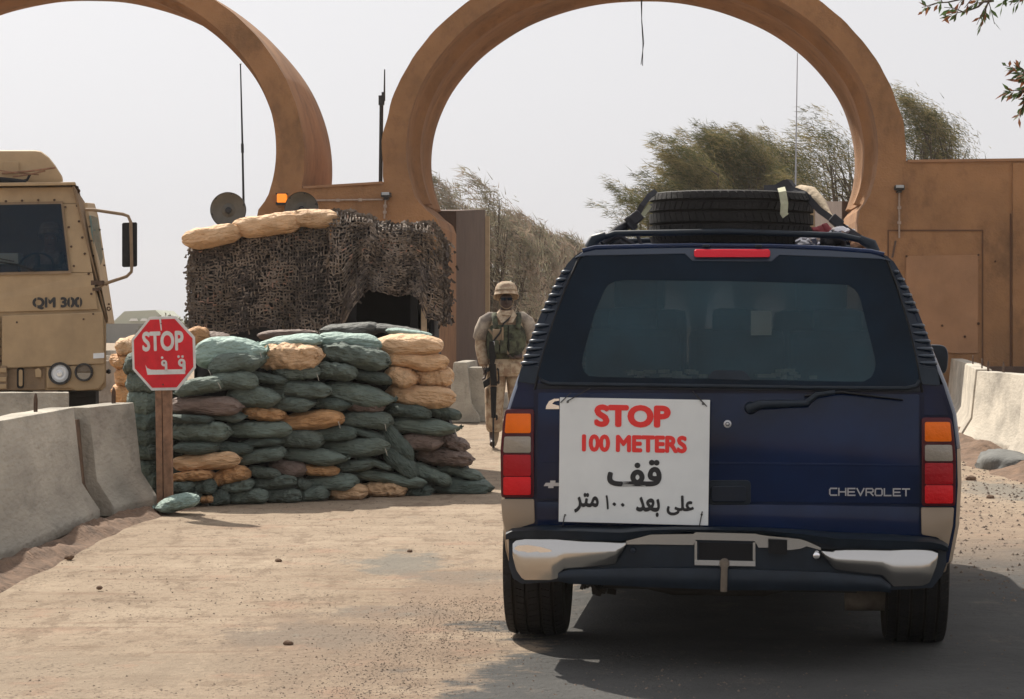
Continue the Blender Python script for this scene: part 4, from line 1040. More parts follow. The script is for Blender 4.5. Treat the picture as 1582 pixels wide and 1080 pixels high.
# windscreen: armoured frame, glass, wiper
wx = [(-135, 319), (94, 315), (106, 418), (-135, 424)]
uslab('windscreen_surround', [(-140, 292), (115, 289), (119, 314), (-140, 318)], -.03, -.004, 'army_tan')
uslab('windscreen_surround', [(95, 314.5), (119, 314.5), (134, 372), (143, 421), (106, 421)], -.03, -.004, 'army_tan')
uslab('windscreen_surround', [(-140, 423), (143.5, 421.5), (146, 440), (151, 478), (-140, 486)], -.03, -.006, 'army_tan')
for q_ in ([(-139, 315), (97, 311), (97.4, 315), (-139, 319)], [(94, 315.2), (97.4, 315.2), (109.5, 418), (106, 418)], [(-139, 424), (109.6, 418.3), (110, 422.5), (-139, 428)]): uslab('window_frame', q_, -.055, -.031, 'army_tan_dark', .002)
uslab('windscreen', wx, -.066, -.05, 'glass_truck')
for px, py in ((9, 311), (34, 310), (59, 309), (84, 309), (101, 320), (106, 351), (110, 381), (114, 411), (119, 318), (122, 342), (127, 367), (131, 392), (137, 423), (141, 454)):
    bm = BM(); lathe(bm, [(0, .02), (.012, .017), (.014, 0)], T(px, py, -.03 + up(py) - (.03 if px < 116 else 0)), (0, -1, 0), 8); obj('bolt', bm, MT['rebar'], truck, smooth=40)
bm = BM(); tube(bm, [T(0, 405, -.08), T(28, 409, -.09), T(55, 419, -.08)], .009, 6); tube(bm, [T(-40, 392, -.08), T(22, 404, -.1)], .007, 6); obj('wiper', bm, MT['black'], truck, smooth=60)
bm = BM(); box(bm, T(8, 400, .5), (.35, .3, .12)); obj('paperwork', bm, MT['paper'], truck)
# lettering on a pale stencil patch
text('lettering', 'QM 300', T(88.5, 468.5, -.034), (1, 0, .008), (0, 0, 1), 77 * kT, 19 * kT, MT['letter_black'], truck, thick=.05, depth=.001)
for px in (57, 74, 93, 108.5, 123):     # gaps of the stencil
    bm = BM(); box(bm, T(px, 468.5, -.0355), (1.1 * kT, .002, 18.5 * kT)); obj('stencil_gap', bm, MT['army_tan'], truck)
# lower front
tslab('front_panel', [(3, 488), (159, 482), (161, 562), (3, 569)], -.07, .0, 'army_tan', .01)
tslab('front_panel', [(-160, 490), (-1, 488), (-1, 569), (-160, 574)], -.05, .0, 'army_tan', .01)
for py in (498, 511, 524, 536, 550, 558, 567):
    bm = BM(); lathe(bm, [(0, .018), (.013, .015), (.015, 0)], T(-2.0 + (py - 498) * .04, py, -.05), (0, -1, 0), 8); obj('bolt', bm, MT['rebar'], truck)
for px, py in ((26, 498), (129, 493), (144, 485)):
    bm = BM(); lathe(bm, [(0, .012), (.01, .01), (.011, 0)], T(px, py, -.07), (0, -1, 0), 8); obj('bolt', bm, MT['rebar'], truck)
tslab('bumper', [(-160, 575), (70, 568), (70, 602), (-160, 606)], -.02, .0, 'army_tan_dark', .01)
tslab('lamp_panel', [(72, 567), (162, 561), (162, 590), (152, 602), (118, 604), (110, 600), (72, 600)], -.05, .0, 'army_tan', .02)
tslab('tow_hook', rpoly(26, 568, 37, 600, 4), -.035, .0, 'black', .004); tslab('tow_shackle', rpoly(29, 571, 35, 597, 3), -.075, -.03, 'army_tan', .006)
tslab('latch', [(54, 571), (60, 568), (64, 573), (64, 583), (55, 583)], -.06, 0, 'army_tan', .005)
tslab('hinge_block', [(0, 565), (11, 565), (11, 602), (0, 602)], -.09, 0, 'army_tan_dark', .008)
for py in (572, 586, 597):
    bm = BM(); box(bm, T(5, py, -.1), (.07, .03, .05)); obj('hinge_knuckle', bm, MT['army_tan'], truck, bevel=.006)
hl = T(93, 577, -.05); bm = BM(); r_ = 17 * kT
lathe(bm, [(r_ * .8, .01), (r_ * .82, .045), (r_ * 1.02, .045), (r_ * 1.04, 0)], hl, (0, -1, 0), 32); h_ = obj('headlight', bm, MT['black_metal'], truck, smooth=35)
bm = BM(); lathe(bm, [(0, .03), (r_ * .3, .034), (r_ * .34, .026), (r_ * .55, .032), (r_ * .8, .02)], hl, (0, -1, 0), 32); o_ = obj('lens', bm, MT['reflector'], h_, smooth=25); o_.parent = h_
bm = BM(); lathe(bm, [(0, .042), (r_ * .25, .04), (r_ * .27, .03)], hl, (0, -1, 0), 20); obj('bulb_cap', bm, MT['steel'], h_, smooth=30)
il = T(130, 575, -.05); r2 = 14 * kT; bm = BM(); lathe(bm, [(r2 * .78, .01), (r2 * .8, .04), (r2, .04), (r2 * 1.02, 0)], il, (0, -1, 0), 28); t_ = obj('marker_lamp', bm, MT['black_metal'], truck, smooth=35)
for nm, a0, a1, m in (('upper_lens', 0, 180, 'rust'), ('lower_lens', 180, 360, 'lens_clear')):
    bm = BM(); pts = [il + Vector((r2 * .76 * math.cos(R(a0 + (a1 - a0) * k / 12)), -.03, r2 * .76 * math.sin(R(a0 + (a1 - a0) * k / 12)) + (.006 if a0 == 0 else -.006))) for k in range(13)]
    prism(bm, pts, [p + Vector((0, .02, 0)) for p in pts]); obj(nm, bm, MT[m], t_)
tslab('reflector_tag', [(144, 546), (161, 545), (161, 553), (144, 554)], -.078, -.068, 'reflector', None)
bm = BM(); lathe(bm, [(0, .05), (.02, .05), (.03, .03), (.015, .0), (.012, -.03)], T(164, 574, .1), (1, 0, 0), 10); obj('side_hook', bm, MT['black_metal'], truck)
bm = BM(); lathe(bm, [(.014, -.006), (.026, -.006), (.026, .006), (.014, .006)], T(120.5, 295, .05), (0, 1, 0), 14, closed=True); obj('lifting_ring', bm, MT['rebar'], truck)
bm = BM(); lathe(bm, [(.012, -.006), (.024, -.006), (.024, .006), (.012, .006)], T(168, 477, .2), (0, 1, 0), 14, closed=True); obj('lifting_ring', bm, MT['rebar'], truck)
# door with armoured glass
bm = BM(); q = [T(129, 313, .15), T(141, 314, .9), T(147, 334, .95), T(172, 500, 1.0), T(162, 500, .1)]
prism(bm, q, [p + Vector((.035, .02, 0)) for p in q]); dr = obj('door', bm, MT['army_tan'], truck, bevel=.008)
bm = BM(); q = [T(133.5, 333, .15), T(144, 336, .7), T(152.5, 398, .78), T(143.5, 426, .15)]
prism(bm, [p + Vector((.03, 0, 0)) for p in q], [p + Vector((.05, 0, 0)) for p in q]); obj('window', bm, MT['glass_door'], dr)
bm = BM(); q = [T(115, 288, -.01), T(131, 312, .18), T(164, 500, .14), T(167, 497, -.01)]
prism(bm, q, [p + Vector((-.03, .03, 0)) for p in q]); obj('door_pillar', bm, MT['army_tan_dark'], truck)
for px, py in ((131, 325), (134, 350), (137, 372), (140, 395), (141, 415), (150, 355), (154, 385), (157, 410), (160, 440), (164, 470)):
    bm = BM(); lathe(bm, [(0, .014), (.011, .012), (.012, 0)], T(px, py, .12 if px < 145 else .55) + Vector((.03, 0, 0)), (.4, -1, 0), 8); obj('bolt', bm, MT['rebar'], dr)
bm = BM(); box(bm, T(151, 437, .0), (.14, .06, .05)); box(bm, T(149, 447, -.01), (.08, .05, .03)); obj('mirror_bracket', bm, MT['rebar'], truck)
bm = BM(); tube(bm, [T(132, 324, 0), T(143, 324, -.05), T(190, 331, -.1), T(198, 334, -.1), T(202, 343, -.1), T(203.5, 412, -.1), T(203, 420, -.1), T(196, 427, -.08), T(160, 439, 0), T(148, 446, 0)], .018, 8)
mm_ = obj('mirror_arm', bm, MT['army_tan_dark'], truck, smooth=60)
bm = BM(); q = rpoly(188.5, 344, 212, 413, 3); c0 = T(200, 378, -.02)
prism(bm, [T(x, y + (x - 188) * -.04, -.02) for x, y in q], [T(x, y + (x - 188) * -.04, .07) for x, y in q]); obj('mirror', bm, MT['black'], truck, bevel=.012, smooth=40)
# canvas hatch cover and gear on the roof
hp = [(-150, 232), (55, 232), (64, 234), (76, 243), (86, 256), (96, 272), (99, 284), (-150, 288)]
tslab('hatch_cover', hp, .25, 1.6, 'army_tan', .05, smooth=40)
tslab('hatch_flap', [(6, 249), (29, 250), (29, 267), (5, 268)], .22, .26, 'army_tan', .01)
for a, b, r_ in (((3, 268), (86, 259), .012), ((20, 273), (70, 264), .01), ((-10, 262), (60, 270), .008)):
    bm = BM(); tube(bm, [T(*a, .12), T((a[0] + b[0]) / 2, (a[1] + b[1]) / 2 + 1, .1), T(*b, .14)], r_, 6); obj('roof_rod', bm, MT['wood'], truck, smooth=60)
bm = BM(); tube(bm, [T(-20, 276, .1), T(15, 279, .08), T(40, 282, .1)], .03, 8); tube(bm, [T(25, 282, .1), T(42, 278, .1), T(46, 270, .12)], .016, 6); obj('roll', bm, MT['black_cloth_shade'], truck, smooth=60)
tslab('roof_lip', [(-150, 284), (116, 281), (118, 286), (-150, 290)], -.02, .4, 'army_tan', .01)
# chassis, cargo bed, wheels
bm = BM(); box(bm, P(CT, 0, DT) + Vector((0, 3.2, 0)) * 1 + Vector((0, 0, .75 - (CH - (0 - HY) * kT) if 0 else 0)), (.1, .1, .1)) if 0 else None
xc = P(CT, 0, DT).x
bm = BM(); box(bm, (xc - .68, DT + 3.4, .85), (.9, 6.2, .3), Matrix.Rotation(.198, 3, 'Z')); obj('chassis', bm, MT['chassis'], truck)
bm = BM(); RZ = Matrix.Rotation(.198, 3, 'Z'); box(bm, (xc - .88, DT + 4.6, 1.35), (2.2, 4.2, .12), RZ); box(bm, (xc - .88 - 1.06, DT + 4.39, 1.65), (.05, 4.2, .5), RZ); box(bm, (xc - .88 + 1.06, DT + 4.81, 1.65), (.05, 4.2, .5), RZ); obj('cargo_bed', bm, MT['army_tan_dark'], truck, bevel=.01)
for y in (1.15, 4.6, 5.9):
    for s_ in (-1, 1):
        bm = BM(); lathe(bm, [(.30, -.17), (.52, -.19), (.585, -.15), (.60, 0), (.585, .15), (.52, .19), (.30, .17)], (xc - .2 * y + s_ * .98, DT + y + .2 * s_, .60), (1, .2, 0), 32); wv_ = obj('wheel', bm, MT['rubber'], truck, smooth=40)
        bm = BM(); lathe(bm, [(0, -.14), (.30, -.15), (.30, .15), (0, .14)], (xc - .2 * y + s_ * .98, DT + y + .2 * s_, .60), (1, .2, 0), 24); obj('rim', bm, MT['army_tan_dark'], wv_, smooth=30)
# ---------------- blue estate vehicle ----------------
AY = R(5.6); ROLL = R(.5); DV = 10.4
suv = empty('estate_car', ((1123 - CX) / F * DV, DV, .0), (0, ROLL, 0), label='dark blue four by four with tan lower body stopped on the asphalt, seen from behind', cat='car')
suv.rotation_mode = 'QUATERNION'; suv.rotation_quaternion = (Matrix.Rotation(-AY, 3, 'Z') @ Matrix.Rotation(ROLL, 3, 'Y')).to_quaternion()
SM = Matrix.LocRotScale(suv.location, suv.rotation_quaternion, Vector((1, 1, 1))); SI = SM.inverted()
_o = SI @ Vector((0, 0, CH)); _r = SI.to_3x3()
def L(px, py, y):
    d = _r @ Vector(((px - CX) / F, 1, -(py - HY) / F)); return _o + d * ((y - _o.y) / d.y)
def yrear(z): return .14 + (max(0, z - 1.22) ** 1.15) * .52 + (.01 * max(0, 1.0 - z))
def RP(px, py, off=0.):
    y = .14
    for _ in range(6): p = L(px, py, y - off); y = yrear(p.z)
    return L(px, py, y - off)
def so(name, bm, m, par=suv, **k): return obj(name, bm, MT[m] if isinstance(m, str) else m, par, local=True, **k)
def rplate(name, pts, th, m, off=0., bevel=.003, par=suv, smooth=None, fn=RP):
    bm = BM(); fr = [fn(*p, off + th) for p in pts]; prism(bm, fr, [p + Vector((0, th + .006, 0)) for p in fr]); return so(name, bm, m, par, bevel=bevel, smooth=smooth)
PR = [(.88, .42), (.955, .47), (.982, .62), (.99, .80), (.985, .95), (.965, 1.10), (.925, 1.222), (.872, 1.36), (.815, 1.51), (.752, 1.655), (.705, 1.735), (.63, 1.787), (.45, 1.815), (0, 1.825)]
AX = [1.15, 4.45]; WR = .385
def cap(y):
    if y <= 3.2: return 9
    if y <= 4.1: return 1.84 - (y - 3.2) / .9 * .62
    if y <= 5.25: return 1.22 - (y - 4.1) * .10
    return 1.10 - (y - 5.25) * .9
st = [0.14, .17, .24, .4, .6] + [1.15 + .47 * math.sin(R(a)) for a in range(-90, 91, 18)] + [1.8, 2.4, 3.0, 3.2, 3.5, 3.8] + [4.45 + .47 * math.sin(R(a)) for a in range(-90, 91, 18)] + [5.1, 5.25, 5.4, 5.48]
def body_pt(k, y, s):
    x, z = PR[k]; yy = y + (yrear(z) - .14) * max(0, 1 - (y - .14) / 1.2)
    if y < .15: x -= .022 if k < 12 else 0
    elif y < .2: x -= .006 if k < 12 else 0
    x *= 1 + .022 * max(0, 1 - abs(y - 1.3) / 1.2) if y < 1.3 else 1.022 - .0 * y
    if y > 5: x *= 1 - (y - 5) * .18
    c = cap(y)
    if z > c: z = c + (.012 if k > 9 else 0); 
    for a in AX:
        d = abs(y - a)
        if d < .48: z = max(z, min(.385 + math.sqrt(max(0, .48 ** 2 - d * d)), .87)) if k < 5 else z
    return Vector((s * x, yy, z))
rings = []
order = [(k, 1) for k in range(len(PR))] + [(k, -1) for k in range(len(PR) - 2, -1, -1)]
grid = [[body_pt(k, y, s) for k, s in order] for y in st]
bmb, bmw, bms, bms2 = BM(), BM(), BM(), BM(); cache = {}
def gv(bm, i, j):
    key = (id(bm), i, j)
    if key not in cache: cache[key] = bm.verts.new(grid[i][j])
    return cache[key]
n_ = len(order)
for i in range(len(st) - 1):
    y = (st[i] + st[i + 1]) / 2
    for j in range(n_ - 1):
        k = order[j][0] if order[j][1] == 1 else order[j + 1][0]
        tgt = bmb; mi = 1 if k < 4 else 0
        if 3.2 <= y <= 4.1 and k >= 8: tgt = bmw
        elif 6 <= k <= 8 and .95 < y < 3.55: tgt = bms if order[j][1] == 1 else bms2
        q = [gv(tgt, i, j), gv(tgt, i + 1, j), gv(tgt, i + 1, j + 1), gv(tgt, i, j + 1)]
        if len({tuple(round(c, 5) for c in v.co) for v in q}) < 3: continue
        f = tgt.faces.new(q); f.material_index = mi if tgt is bmb else 0
lo = [bmb.verts.new(body_pt(k, .14, 1)) for k in range(7)] + [bmb.verts.new(body_pt(k, .14, -1)) for k in range(6, -1, -1)]
bmb.faces.new(lo); fr_ = [gv(bmb, len(st) - 1, j) for j in range(n_)]
try: bmb.faces.new(fr_)
except Exception: pass
for b_ in (bmb, bmw, bms, bms2): bmesh.ops.remove_doubles(b_, verts=b_.verts, dist=.0004); bmesh.ops.recalc_face_normals(b_, faces=b_.faces)
so('body', bmb, [MT['paint_blue'], MT['paint_pewter']], smooth=38); so('windscreen', bmw, 'glass_front', smooth=40); so('side_window', bms, 'glass_dark', smooth=40); so('side_window', bms2, 'glass_dark', smooth=40)
bm = BM(); box(bm, (0, 2.75, .46), (1.55, 5.0, .16)); box(bm, (0, 2.9, .36), (1.15, 4.2, .2)); box(bm, (-.1, 1.9, .33), (.7, .8, .18)); box(bm, (.84, 2.8, .36), (.16, 2.2, .16)); box(bm, (-.84, 2.8, .36), (.16, 2.2, .16)); box(bm, (0, 1.15, .62), (1.25, 1.15, .45)); box(bm, (0, 4.45, .62), (1.25, 1.15, .45)); so('floor_pan', bm, 'chassis')  # underbody; lower boxes and sills added to deepen the shade beneath
bm = BM(); tube(bm, [(-.75, 1.15, .39), (.75, 1.15, .39)], .05, 10); lathe(bm, [(0, -.14), (.09, -.12), (.13, 0), (.09, .12), (0, .14)], (0, 1.15, .39), (0, 1, 0), 16); so('rear_axle', bm, 'chassis', smooth=50)
for s in (-1, 1):
    bm = BM(); tube(bm, [(s * .55, .5, .50), (s * .56, .9, .42), (s * .56, 1.15, .38), (s * .56, 1.7, .44)], .035, 8); box(bm, (s * .52, .95, .40), (.1, .1, .12)); tube(bm, [(s * .45, 1.0, .36), (s * .50, 1.05, .62)], .03, 8); so('spring', bm, 'chassis', smooth=50)
q = L(915, 905, .9)
bm = BM()
for i in range(26):
    c = q + Vector((random.uniform(-.07, .09), random.uniform(-.1, .1), random.uniform(-.035, .035))); box(bm, c, (random.uniform(.01, .05), .04, random.uniform(.01, .04)), Matrix.Rotation(random.random(), 3, 'Y'))
so('suspension_link', bm, 'chassis')
a, b = L(1305, 926, .95), L(1428, 926, .95); bm = BM(); tube(bm, [a, a + (b - a) * .1, b], .052, 16); so('exhaust_silencer', bm, 'rust', smooth=50)
bm = BM(); a = L(1080, 912, .3); tube(bm, [L(990, 900, .35), L(1040, 912, .35), L(1180, 914, .35), L(1240, 900, .35)], .022, 10); so('hitch_frame', bm, 'chassis', smooth=50)
# wheels with tread
def tyre(bm, R_, wd, c, ax, rimr):
    h = wd / 2; pr = [(rimr, -h * .72), (rimr + .02, -h * .85), (R_ * .80, -h), (R_ * .93, -h * .97), (R_ * .975, -h * .86)]
    gx = [-.62, -.22, .22, .62]
    for g_ in gx: pr += [(R_ * .985, h * (g_ - .05)), (R_ * .960, h * (g_ - .035)), (R_ * .960, h * (g_ + .035)), (R_ * .985, h * (g_ + .05))]
    pr += [(R_ * .975, h * .86), (R_ * .93, h * .97), (R_ * .80, h), (rimr + .02, h * .85), (rimr, h * .72)]
    lathe(bm, pr, c, ax, 72)
def tread(bm, R_, wd, c, ax):
    h = wd / 2; ax = Vector(ax).normalized(); u, v = frame(ax); n = 64
    bands = [(-.93, -.68), (-.56, -.28), (-.17, .17), (.28, .56), (.68, .93)]
    for bi, (b0, b1) in enumerate(bands):
        for k in range(n):
            sk = .35 * (1 if bi % 2 else -1); pts = []
            for rr in (R_ * .972, R_ * .998):
                for (t, b_) in ((k + .07, b0), (k + .93, b0), (k + .93 + sk, b1), (k + .07 + sk, b1)):
                    a = (t + .5 * (bi % 2)) * 2 * math.pi / n; edge = R_ * .030 if abs(b_) > .9 else 0
                    pts.append(Vector(c) + ax * (b_ * h) + (u * math.cos(a) + v * math.sin(a)) * (rr - edge))
            vs = [bm.verts.new(p) for p in pts]
            bm.faces.new(vs[4:]); 
            for q_ in range(4): bm.faces.new((vs[q_], vs[(q_ + 1) % 4], vs[4 + (q_ + 1) % 4], vs[4 + q_]))
xl_ = (L(785, 960, 1.15).x + L(880, 960, 1.15).x) / 2; xr_ = (L(1365, 970, 1.15).x + L(1456, 970, 1.15).x) / 2
wheel_src = None
for s, x in ((-1, xl_), (1, xr_), (-1, -.86), (1, .86)):
    y = AX[0] if x in (xl_, xr_) else AX[1]
    if wheel_src is None:
        bm = BM(); tyre(bm, WR, .285, (0, 0, 0), (1, 0, 0), .21); w0 = so('wheel', bm, 'rubber_dusty', smooth=35); w0.location = (x, y, WR)
        bm = BM(); tread(bm, WR, .285, (0, 0, 0), (1, 0, 0)); obj('tread', bm, MT['rubber'], w0, local=True, kind='stuff')
        bm = BM(); lathe(bm, [(0, -.04), (.09, -.05), (.19, -.10), (.212, -.12), (.212, .12), (.19, .1), (.09, .05), (0, .04)], (0, 0, 0), (1, 0, 0), 32); obj('rim', bm, MT['steel'], w0, local=True, smooth=35); wheel_src = w0
    else:
        c = wheel_src.copy(); COL.objects.link(c); c.location = (x, y, WR)
        for ch in list(wheel_src.children): d = ch.copy(); COL.objects.link(d); d.parent = c
# --- rear upper: pillars, hatch frame, glass ---
def dens(poly, n):
    pts = [Vector((*p, 0)) for p in poly]; tot = sum((pts[i] - pts[i - 1]).length for i in range(len(pts))); return pts
def raypoly(poly, c, ang):
    d = Vector((math.cos(ang), math.sin(ang))); best = None
    for i in range(len(poly)):
        a = Vector(poly[i - 1]) - c; b = Vector(poly[i]) - c; e = b - a; den = d.x * e.y - d.y * e.x
        if abs(den) < 1e-9: continue
        t = (a.x * e.y - a.y * e.x) / den; u = (a.x * d.y - a.y * d.x) / den
        if t > 0 and -1e-6 <= u <= 1 + 1e-6 and (best is None or t > best): best = t
    return c + d * best
SIL = [(796, 606), (802, 578), (812, 545), (822, 518), (834, 488), (848, 458), (862, 430), (876, 408), (892, 391), (915, 384), (1000, 380), (1125, 378), (1250, 381), (1340, 387), (1366, 392), (1382, 405), (1396, 430), (1409, 458), (1421, 488), (1433, 518), (1442, 545), (1450, 578), (1455, 612)]
HAT = roundp([(829, 590), (839, 550), (857, 493), (878, 439), (897, 398), (912, 390), (1062, 388), (1072, 400), (1188, 401), (1198, 390), (1358, 394), (1368, 402), (1381, 437), (1400, 493), (1414, 552), (1422, 597)], 8, 3)
HOL = roundp([(897, 562), (918, 485), (938, 438), (958, 432), (1130, 434), (1312, 439), (1327, 453), (1355, 566), (1343, 590), (1125, 586), (905, 582)], 12, 4)
cc = Vector((1125, 500))
def ringmesh(P0, P1, off0, off1, n=140, th=.0):
    bm = BM(); A, B_ = [], []
    for k in range(n):
        a = 2 * math.pi * k / n; p = raypoly(P0, cc, a); q = raypoly(P1, cc, a)
        A.append(bm.verts.new(RP(p.x, p.y, off0))); B_.append(bm.verts.new(RP(q.x, q.y, off1)))
    for k in range(n): bm.faces.new((A[k], A[(k + 1) % n], B_[(k + 1) % n], B_[k]))
    if th:
        for S_ in (A, B_):
            C_ = [bm.verts.new(v.co + Vector((0, th, 0))) for v in S_]
            for k in range(n): bm.faces.new((S_[k], C_[k], C_[(k + 1) % n], S_[(k + 1) % n]))
    bmesh.ops.recalc_face_normals(bm, faces=bm.faces); return bm
so('pillar_panel', ringmesh(SIL, HAT, -.004, -.002), 'trim_gloss', smooth=40)
so('hatch_frame', ringmesh(HAT, HOL, .012, .010, th=.02), 'glass_dark', smooth=30)
bm = BM(); vs = [bm.verts.new(RP(*p, .008)) for p in HOL]; bm.faces.new(vs); so('rear_window', bm, 'glass_rear')
# roof spoiler edge and weather seals
def edge_tube(name, pts, off, r_, m, par=suv, n=8): 
    bm = BM(); tube(bm, [RP(*p, off) for p in pts], r_, n); return so(name, bm, m, par, smooth=60)
edge_tube('seal', [(826, 602), (836, 560), (854, 500), (876, 440), (893, 402), (903, 389)], .008, .005, 'black')
edge_tube('seal', [(1425, 606), (1417, 565), (1403, 500), (1385, 440), (1371, 404), (1362, 392)], .008, .005, 'black')
edge_tube('spoiler_lip', [(900, 388), (920, 383), (1000, 381), (1066, 380), (1196, 381), (1280, 384), (1345, 389), (1366, 394)], .012, .012, 'paint_blue')
edge_tube('window_ledge', [(836, 588), (848, 593), (900, 594), (1125, 597), (1250, 599), (1400, 600), (1416, 596), (1421, 588)], .022, .009, 'trim', n=10)
rplate('spoiler', [(888, 398), (905, 386), (1000, 381), (1125, 379.5), (1250, 382), (1350, 390), (1376, 403), (1362, 400), (1204, 394), (1192, 404), (1070, 403), (1058, 392), (905, 395)], .016, 'spoiler', bevel=.004)
rplate('ledge_panel', [(830, 592), (1421, 599), (1421, 606), (830, 601)], .006, 'trim_gloss')
rplate('wiper_mount', roundp([(1093, 585), (1102, 572), (1150, 573), (1162, 588)], 5), .012, 'trim')
# louvred pillar trim
def lerp_poly(tab, y):
    for (a, ya), (b, yb) in zip(tab, tab[1:]):
        if ya <= y <= yb: return a + (b - a) * (y - ya) / (yb - ya)
    return tab[-1][0]
LO = [(884, 398), (862, 431), (832, 493), (820, 525), (805, 565), (799, 590)]; LI = [(893, 398), (874, 440), (852, 500), (834, 560), (827, 590)]
RO = [(1374, 398), (1399, 436), (1424, 493), (1438, 531), (1448, 565), (1453, 590)]; RI = [(1370, 398), (1387, 440), (1405, 500), (1418, 560), (1424, 590)]
for side_, O_, I_ in ((0, LO, LI), (1, RO, RI)):
    for yy in (419, 431, 443, 455, 467, 479, 502, 514, 526, 538, 549, 560):
        xo = lerp_poly(O_, yy + (4 if side_ == 0 else 2)); xi = lerp_poly(I_, yy)
        sg = -1 if side_ == 0 else 1; bm = BM()
        p0, p1 = RP(xi + sg * 3, yy, .004), RP(xo - sg * 4, yy + 1, .005); p2 = RP(xo - sg * 1.5, yy + 1.5, -.012) ; p3 = p2 + Vector((0, .04, 0))
        tube(bm, [p0, p0.lerp(p1, .5), p1, p2, p3], [.003, .0075, .0085, .008, .005], 8); so('louvre', bm, 'rib', smooth=60)
for pts in (roundp([(800, 590), (806, 566), (833, 566), (826, 594)], 3), roundp([(1418, 566), (1447, 570), (1452, 596), (1425, 594)], 3)): rplate('pillar_foot', pts, .006, 'trim')
# third brake light
rplate('brake_light_recess', roundp([(1064, 383), (1198, 383), (1194, 402), (1070, 402)], 4), .004, 'black')
bm = BM(); fr = [RP(*p, .038) for p in rpoly(1072, 385, 1190, 397.5, 4)]; prism(bm, fr, [p + Vector((0, .035, 0)) for p in fr]); so('brake_light', bm, 'lens_brake', bevel=.006, smooth=40)
# tailgate lower
rplate('tailgate', roundp([(831, 606), (1421, 609), (1421, 779), (829, 771)], 5), .012, 'paint_blue', bevel=.006, smooth=35)
rplate('tailgate_step', roundp([(829, 775), (1421, 783), (1420, 828), (830, 818)], 4), .010, 'paint_blue', bevel=.006, smooth=35)
rplate('body_crease', [(833, 712), (1180, 714), (1420, 718), (1420, 721), (833, 715)], .014, 'paint_blue', bevel=.002)
for pts in ([(801, 603), (825, 603), (825, 630), (789, 630)], [(1427, 609), (1454, 609), (1465, 642), (1427, 642)]): rplate('quarter_panel', roundp(pts, 3), .006, 'paint_blue', bevel=.004)
# tail lights
def taillight(x0, x1, y0, y1, flip):
    k = (y1 - y0) / 136.; o = -1 if not flip else 1; outx = x0 if not flip else x1; inx = x1 if not flip else x0
    e = rplate('tail_light', roundp([(inx, y0), (outx - o * 5, y0), (outx - o * 1, y0 + 20), (outx + o * 3, y0 + 62), (outx + o * 2, y1), (inx, y1)], 5), .022, 'lens_house', bevel=.006, smooth=40)
    def lens(nm, a, b, m):
        X = lambda y: outx + o * (-5 + 5 * min(1, y / 60)) - o * 1.5
        pts = [(inx + o * 5, y0 + a * k), (X(a), y0 + a * k), (X(b), y0 + b * k), (inx + o * 5, y0 + b * k)]
        bm = BM(); fr = [RP(*p, .034) for p in roundp(pts, 3)]; prism(bm, fr, [p + Vector((0, .014, 0)) for p in fr]); l_ = so(nm, bm, m, e, bevel=.005, smooth=40)
        l_.parent = e
    lens('amber_lens', 7, 37, 'lens_amber'); lens('reverse_lens', 42, 67, 'lens_clear'); lens('red_lens', 70, 103, 'lens_red'); lens('red_lens', 104, 132, 'lens_red2')
taillight(776, 825, 632, 769, False); taillight(1424, 1474, 645, 782, True)
for pts in ([(774, 771), (825, 771), (826, 808), (800, 816), (785, 835), (776, 800)], [(1423, 784), (1474, 784), (1472, 812), (1465, 845), (1448, 830), (1424, 826)]): rplate('quarter_trim', roundp(pts, 3), .012, 'paint_pewter', bevel=.005, smooth=40)
for sgn, xs in ((-1, (776, 781, 790, 800)), (1, (1474, 1469, 1461, 1450))):   # tan flare turning under behind the bumper
    bm = BM(); c0 = L(xs[0], 800, .2); c1 = L(xs[1], 850, .25); c2 = L(xs[2], 885, .3)
    fr = [c0, c1, c2, c2 + Vector((-sgn * .10, 0, 0)), c0 + Vector((-sgn * .12, 0, 0))]; prism(bm, fr, [p + Vector((0, .35, 0)) for p in fr]); so('quarter_flare', bm, 'paint_pewter', bevel=.01)
# rear window inside: seats, card
bm = BM()
for x in (-.48, 0.02, .5): box(bm, (x, 1.5, 1.22), (.46, .16, .46)); 
so('rear_bench', bm, 'seat_cloth', bevel=.04)
for x in (-.5, .45):
    bm = BM(); box(bm, (x, 2.55, 1.25), (.5, .16, .6)); so('front_seat', bm, 'seat_cloth', bevel=.05); bm = BM(); box(bm, (x, 2.55, 1.63), (.27, .11, .19)); so('headrest', bm, 'seat_cloth', bevel=.04)
for x in (-.48, .02, .5): bm = BM(); box(bm, (x, 1.48, 1.49), (.24, .1, .12)); so('headrest', bm, 'seat_cloth', bevel=.035)
bm = BM(); fr = [L(x, y, .50) for x, y in ((1160, 480), (1192, 480), (1192, 518), (1160, 518))]; prism(bm, fr, [p + Vector((0, .004, 0)) for p in fr]); so('card', bm, 'paper')
bm = BM()
for i in range(28):
    c = L(random.choice((random.uniform(960, 1090), random.uniform(1165, 1260))), random.uniform(572, 584), .5); box(bm, c, (.03, .05, .015), Matrix.Rotation(random.random() * 3, 3, 'Z'))
so('cargo_odds', bm, 'webbing')
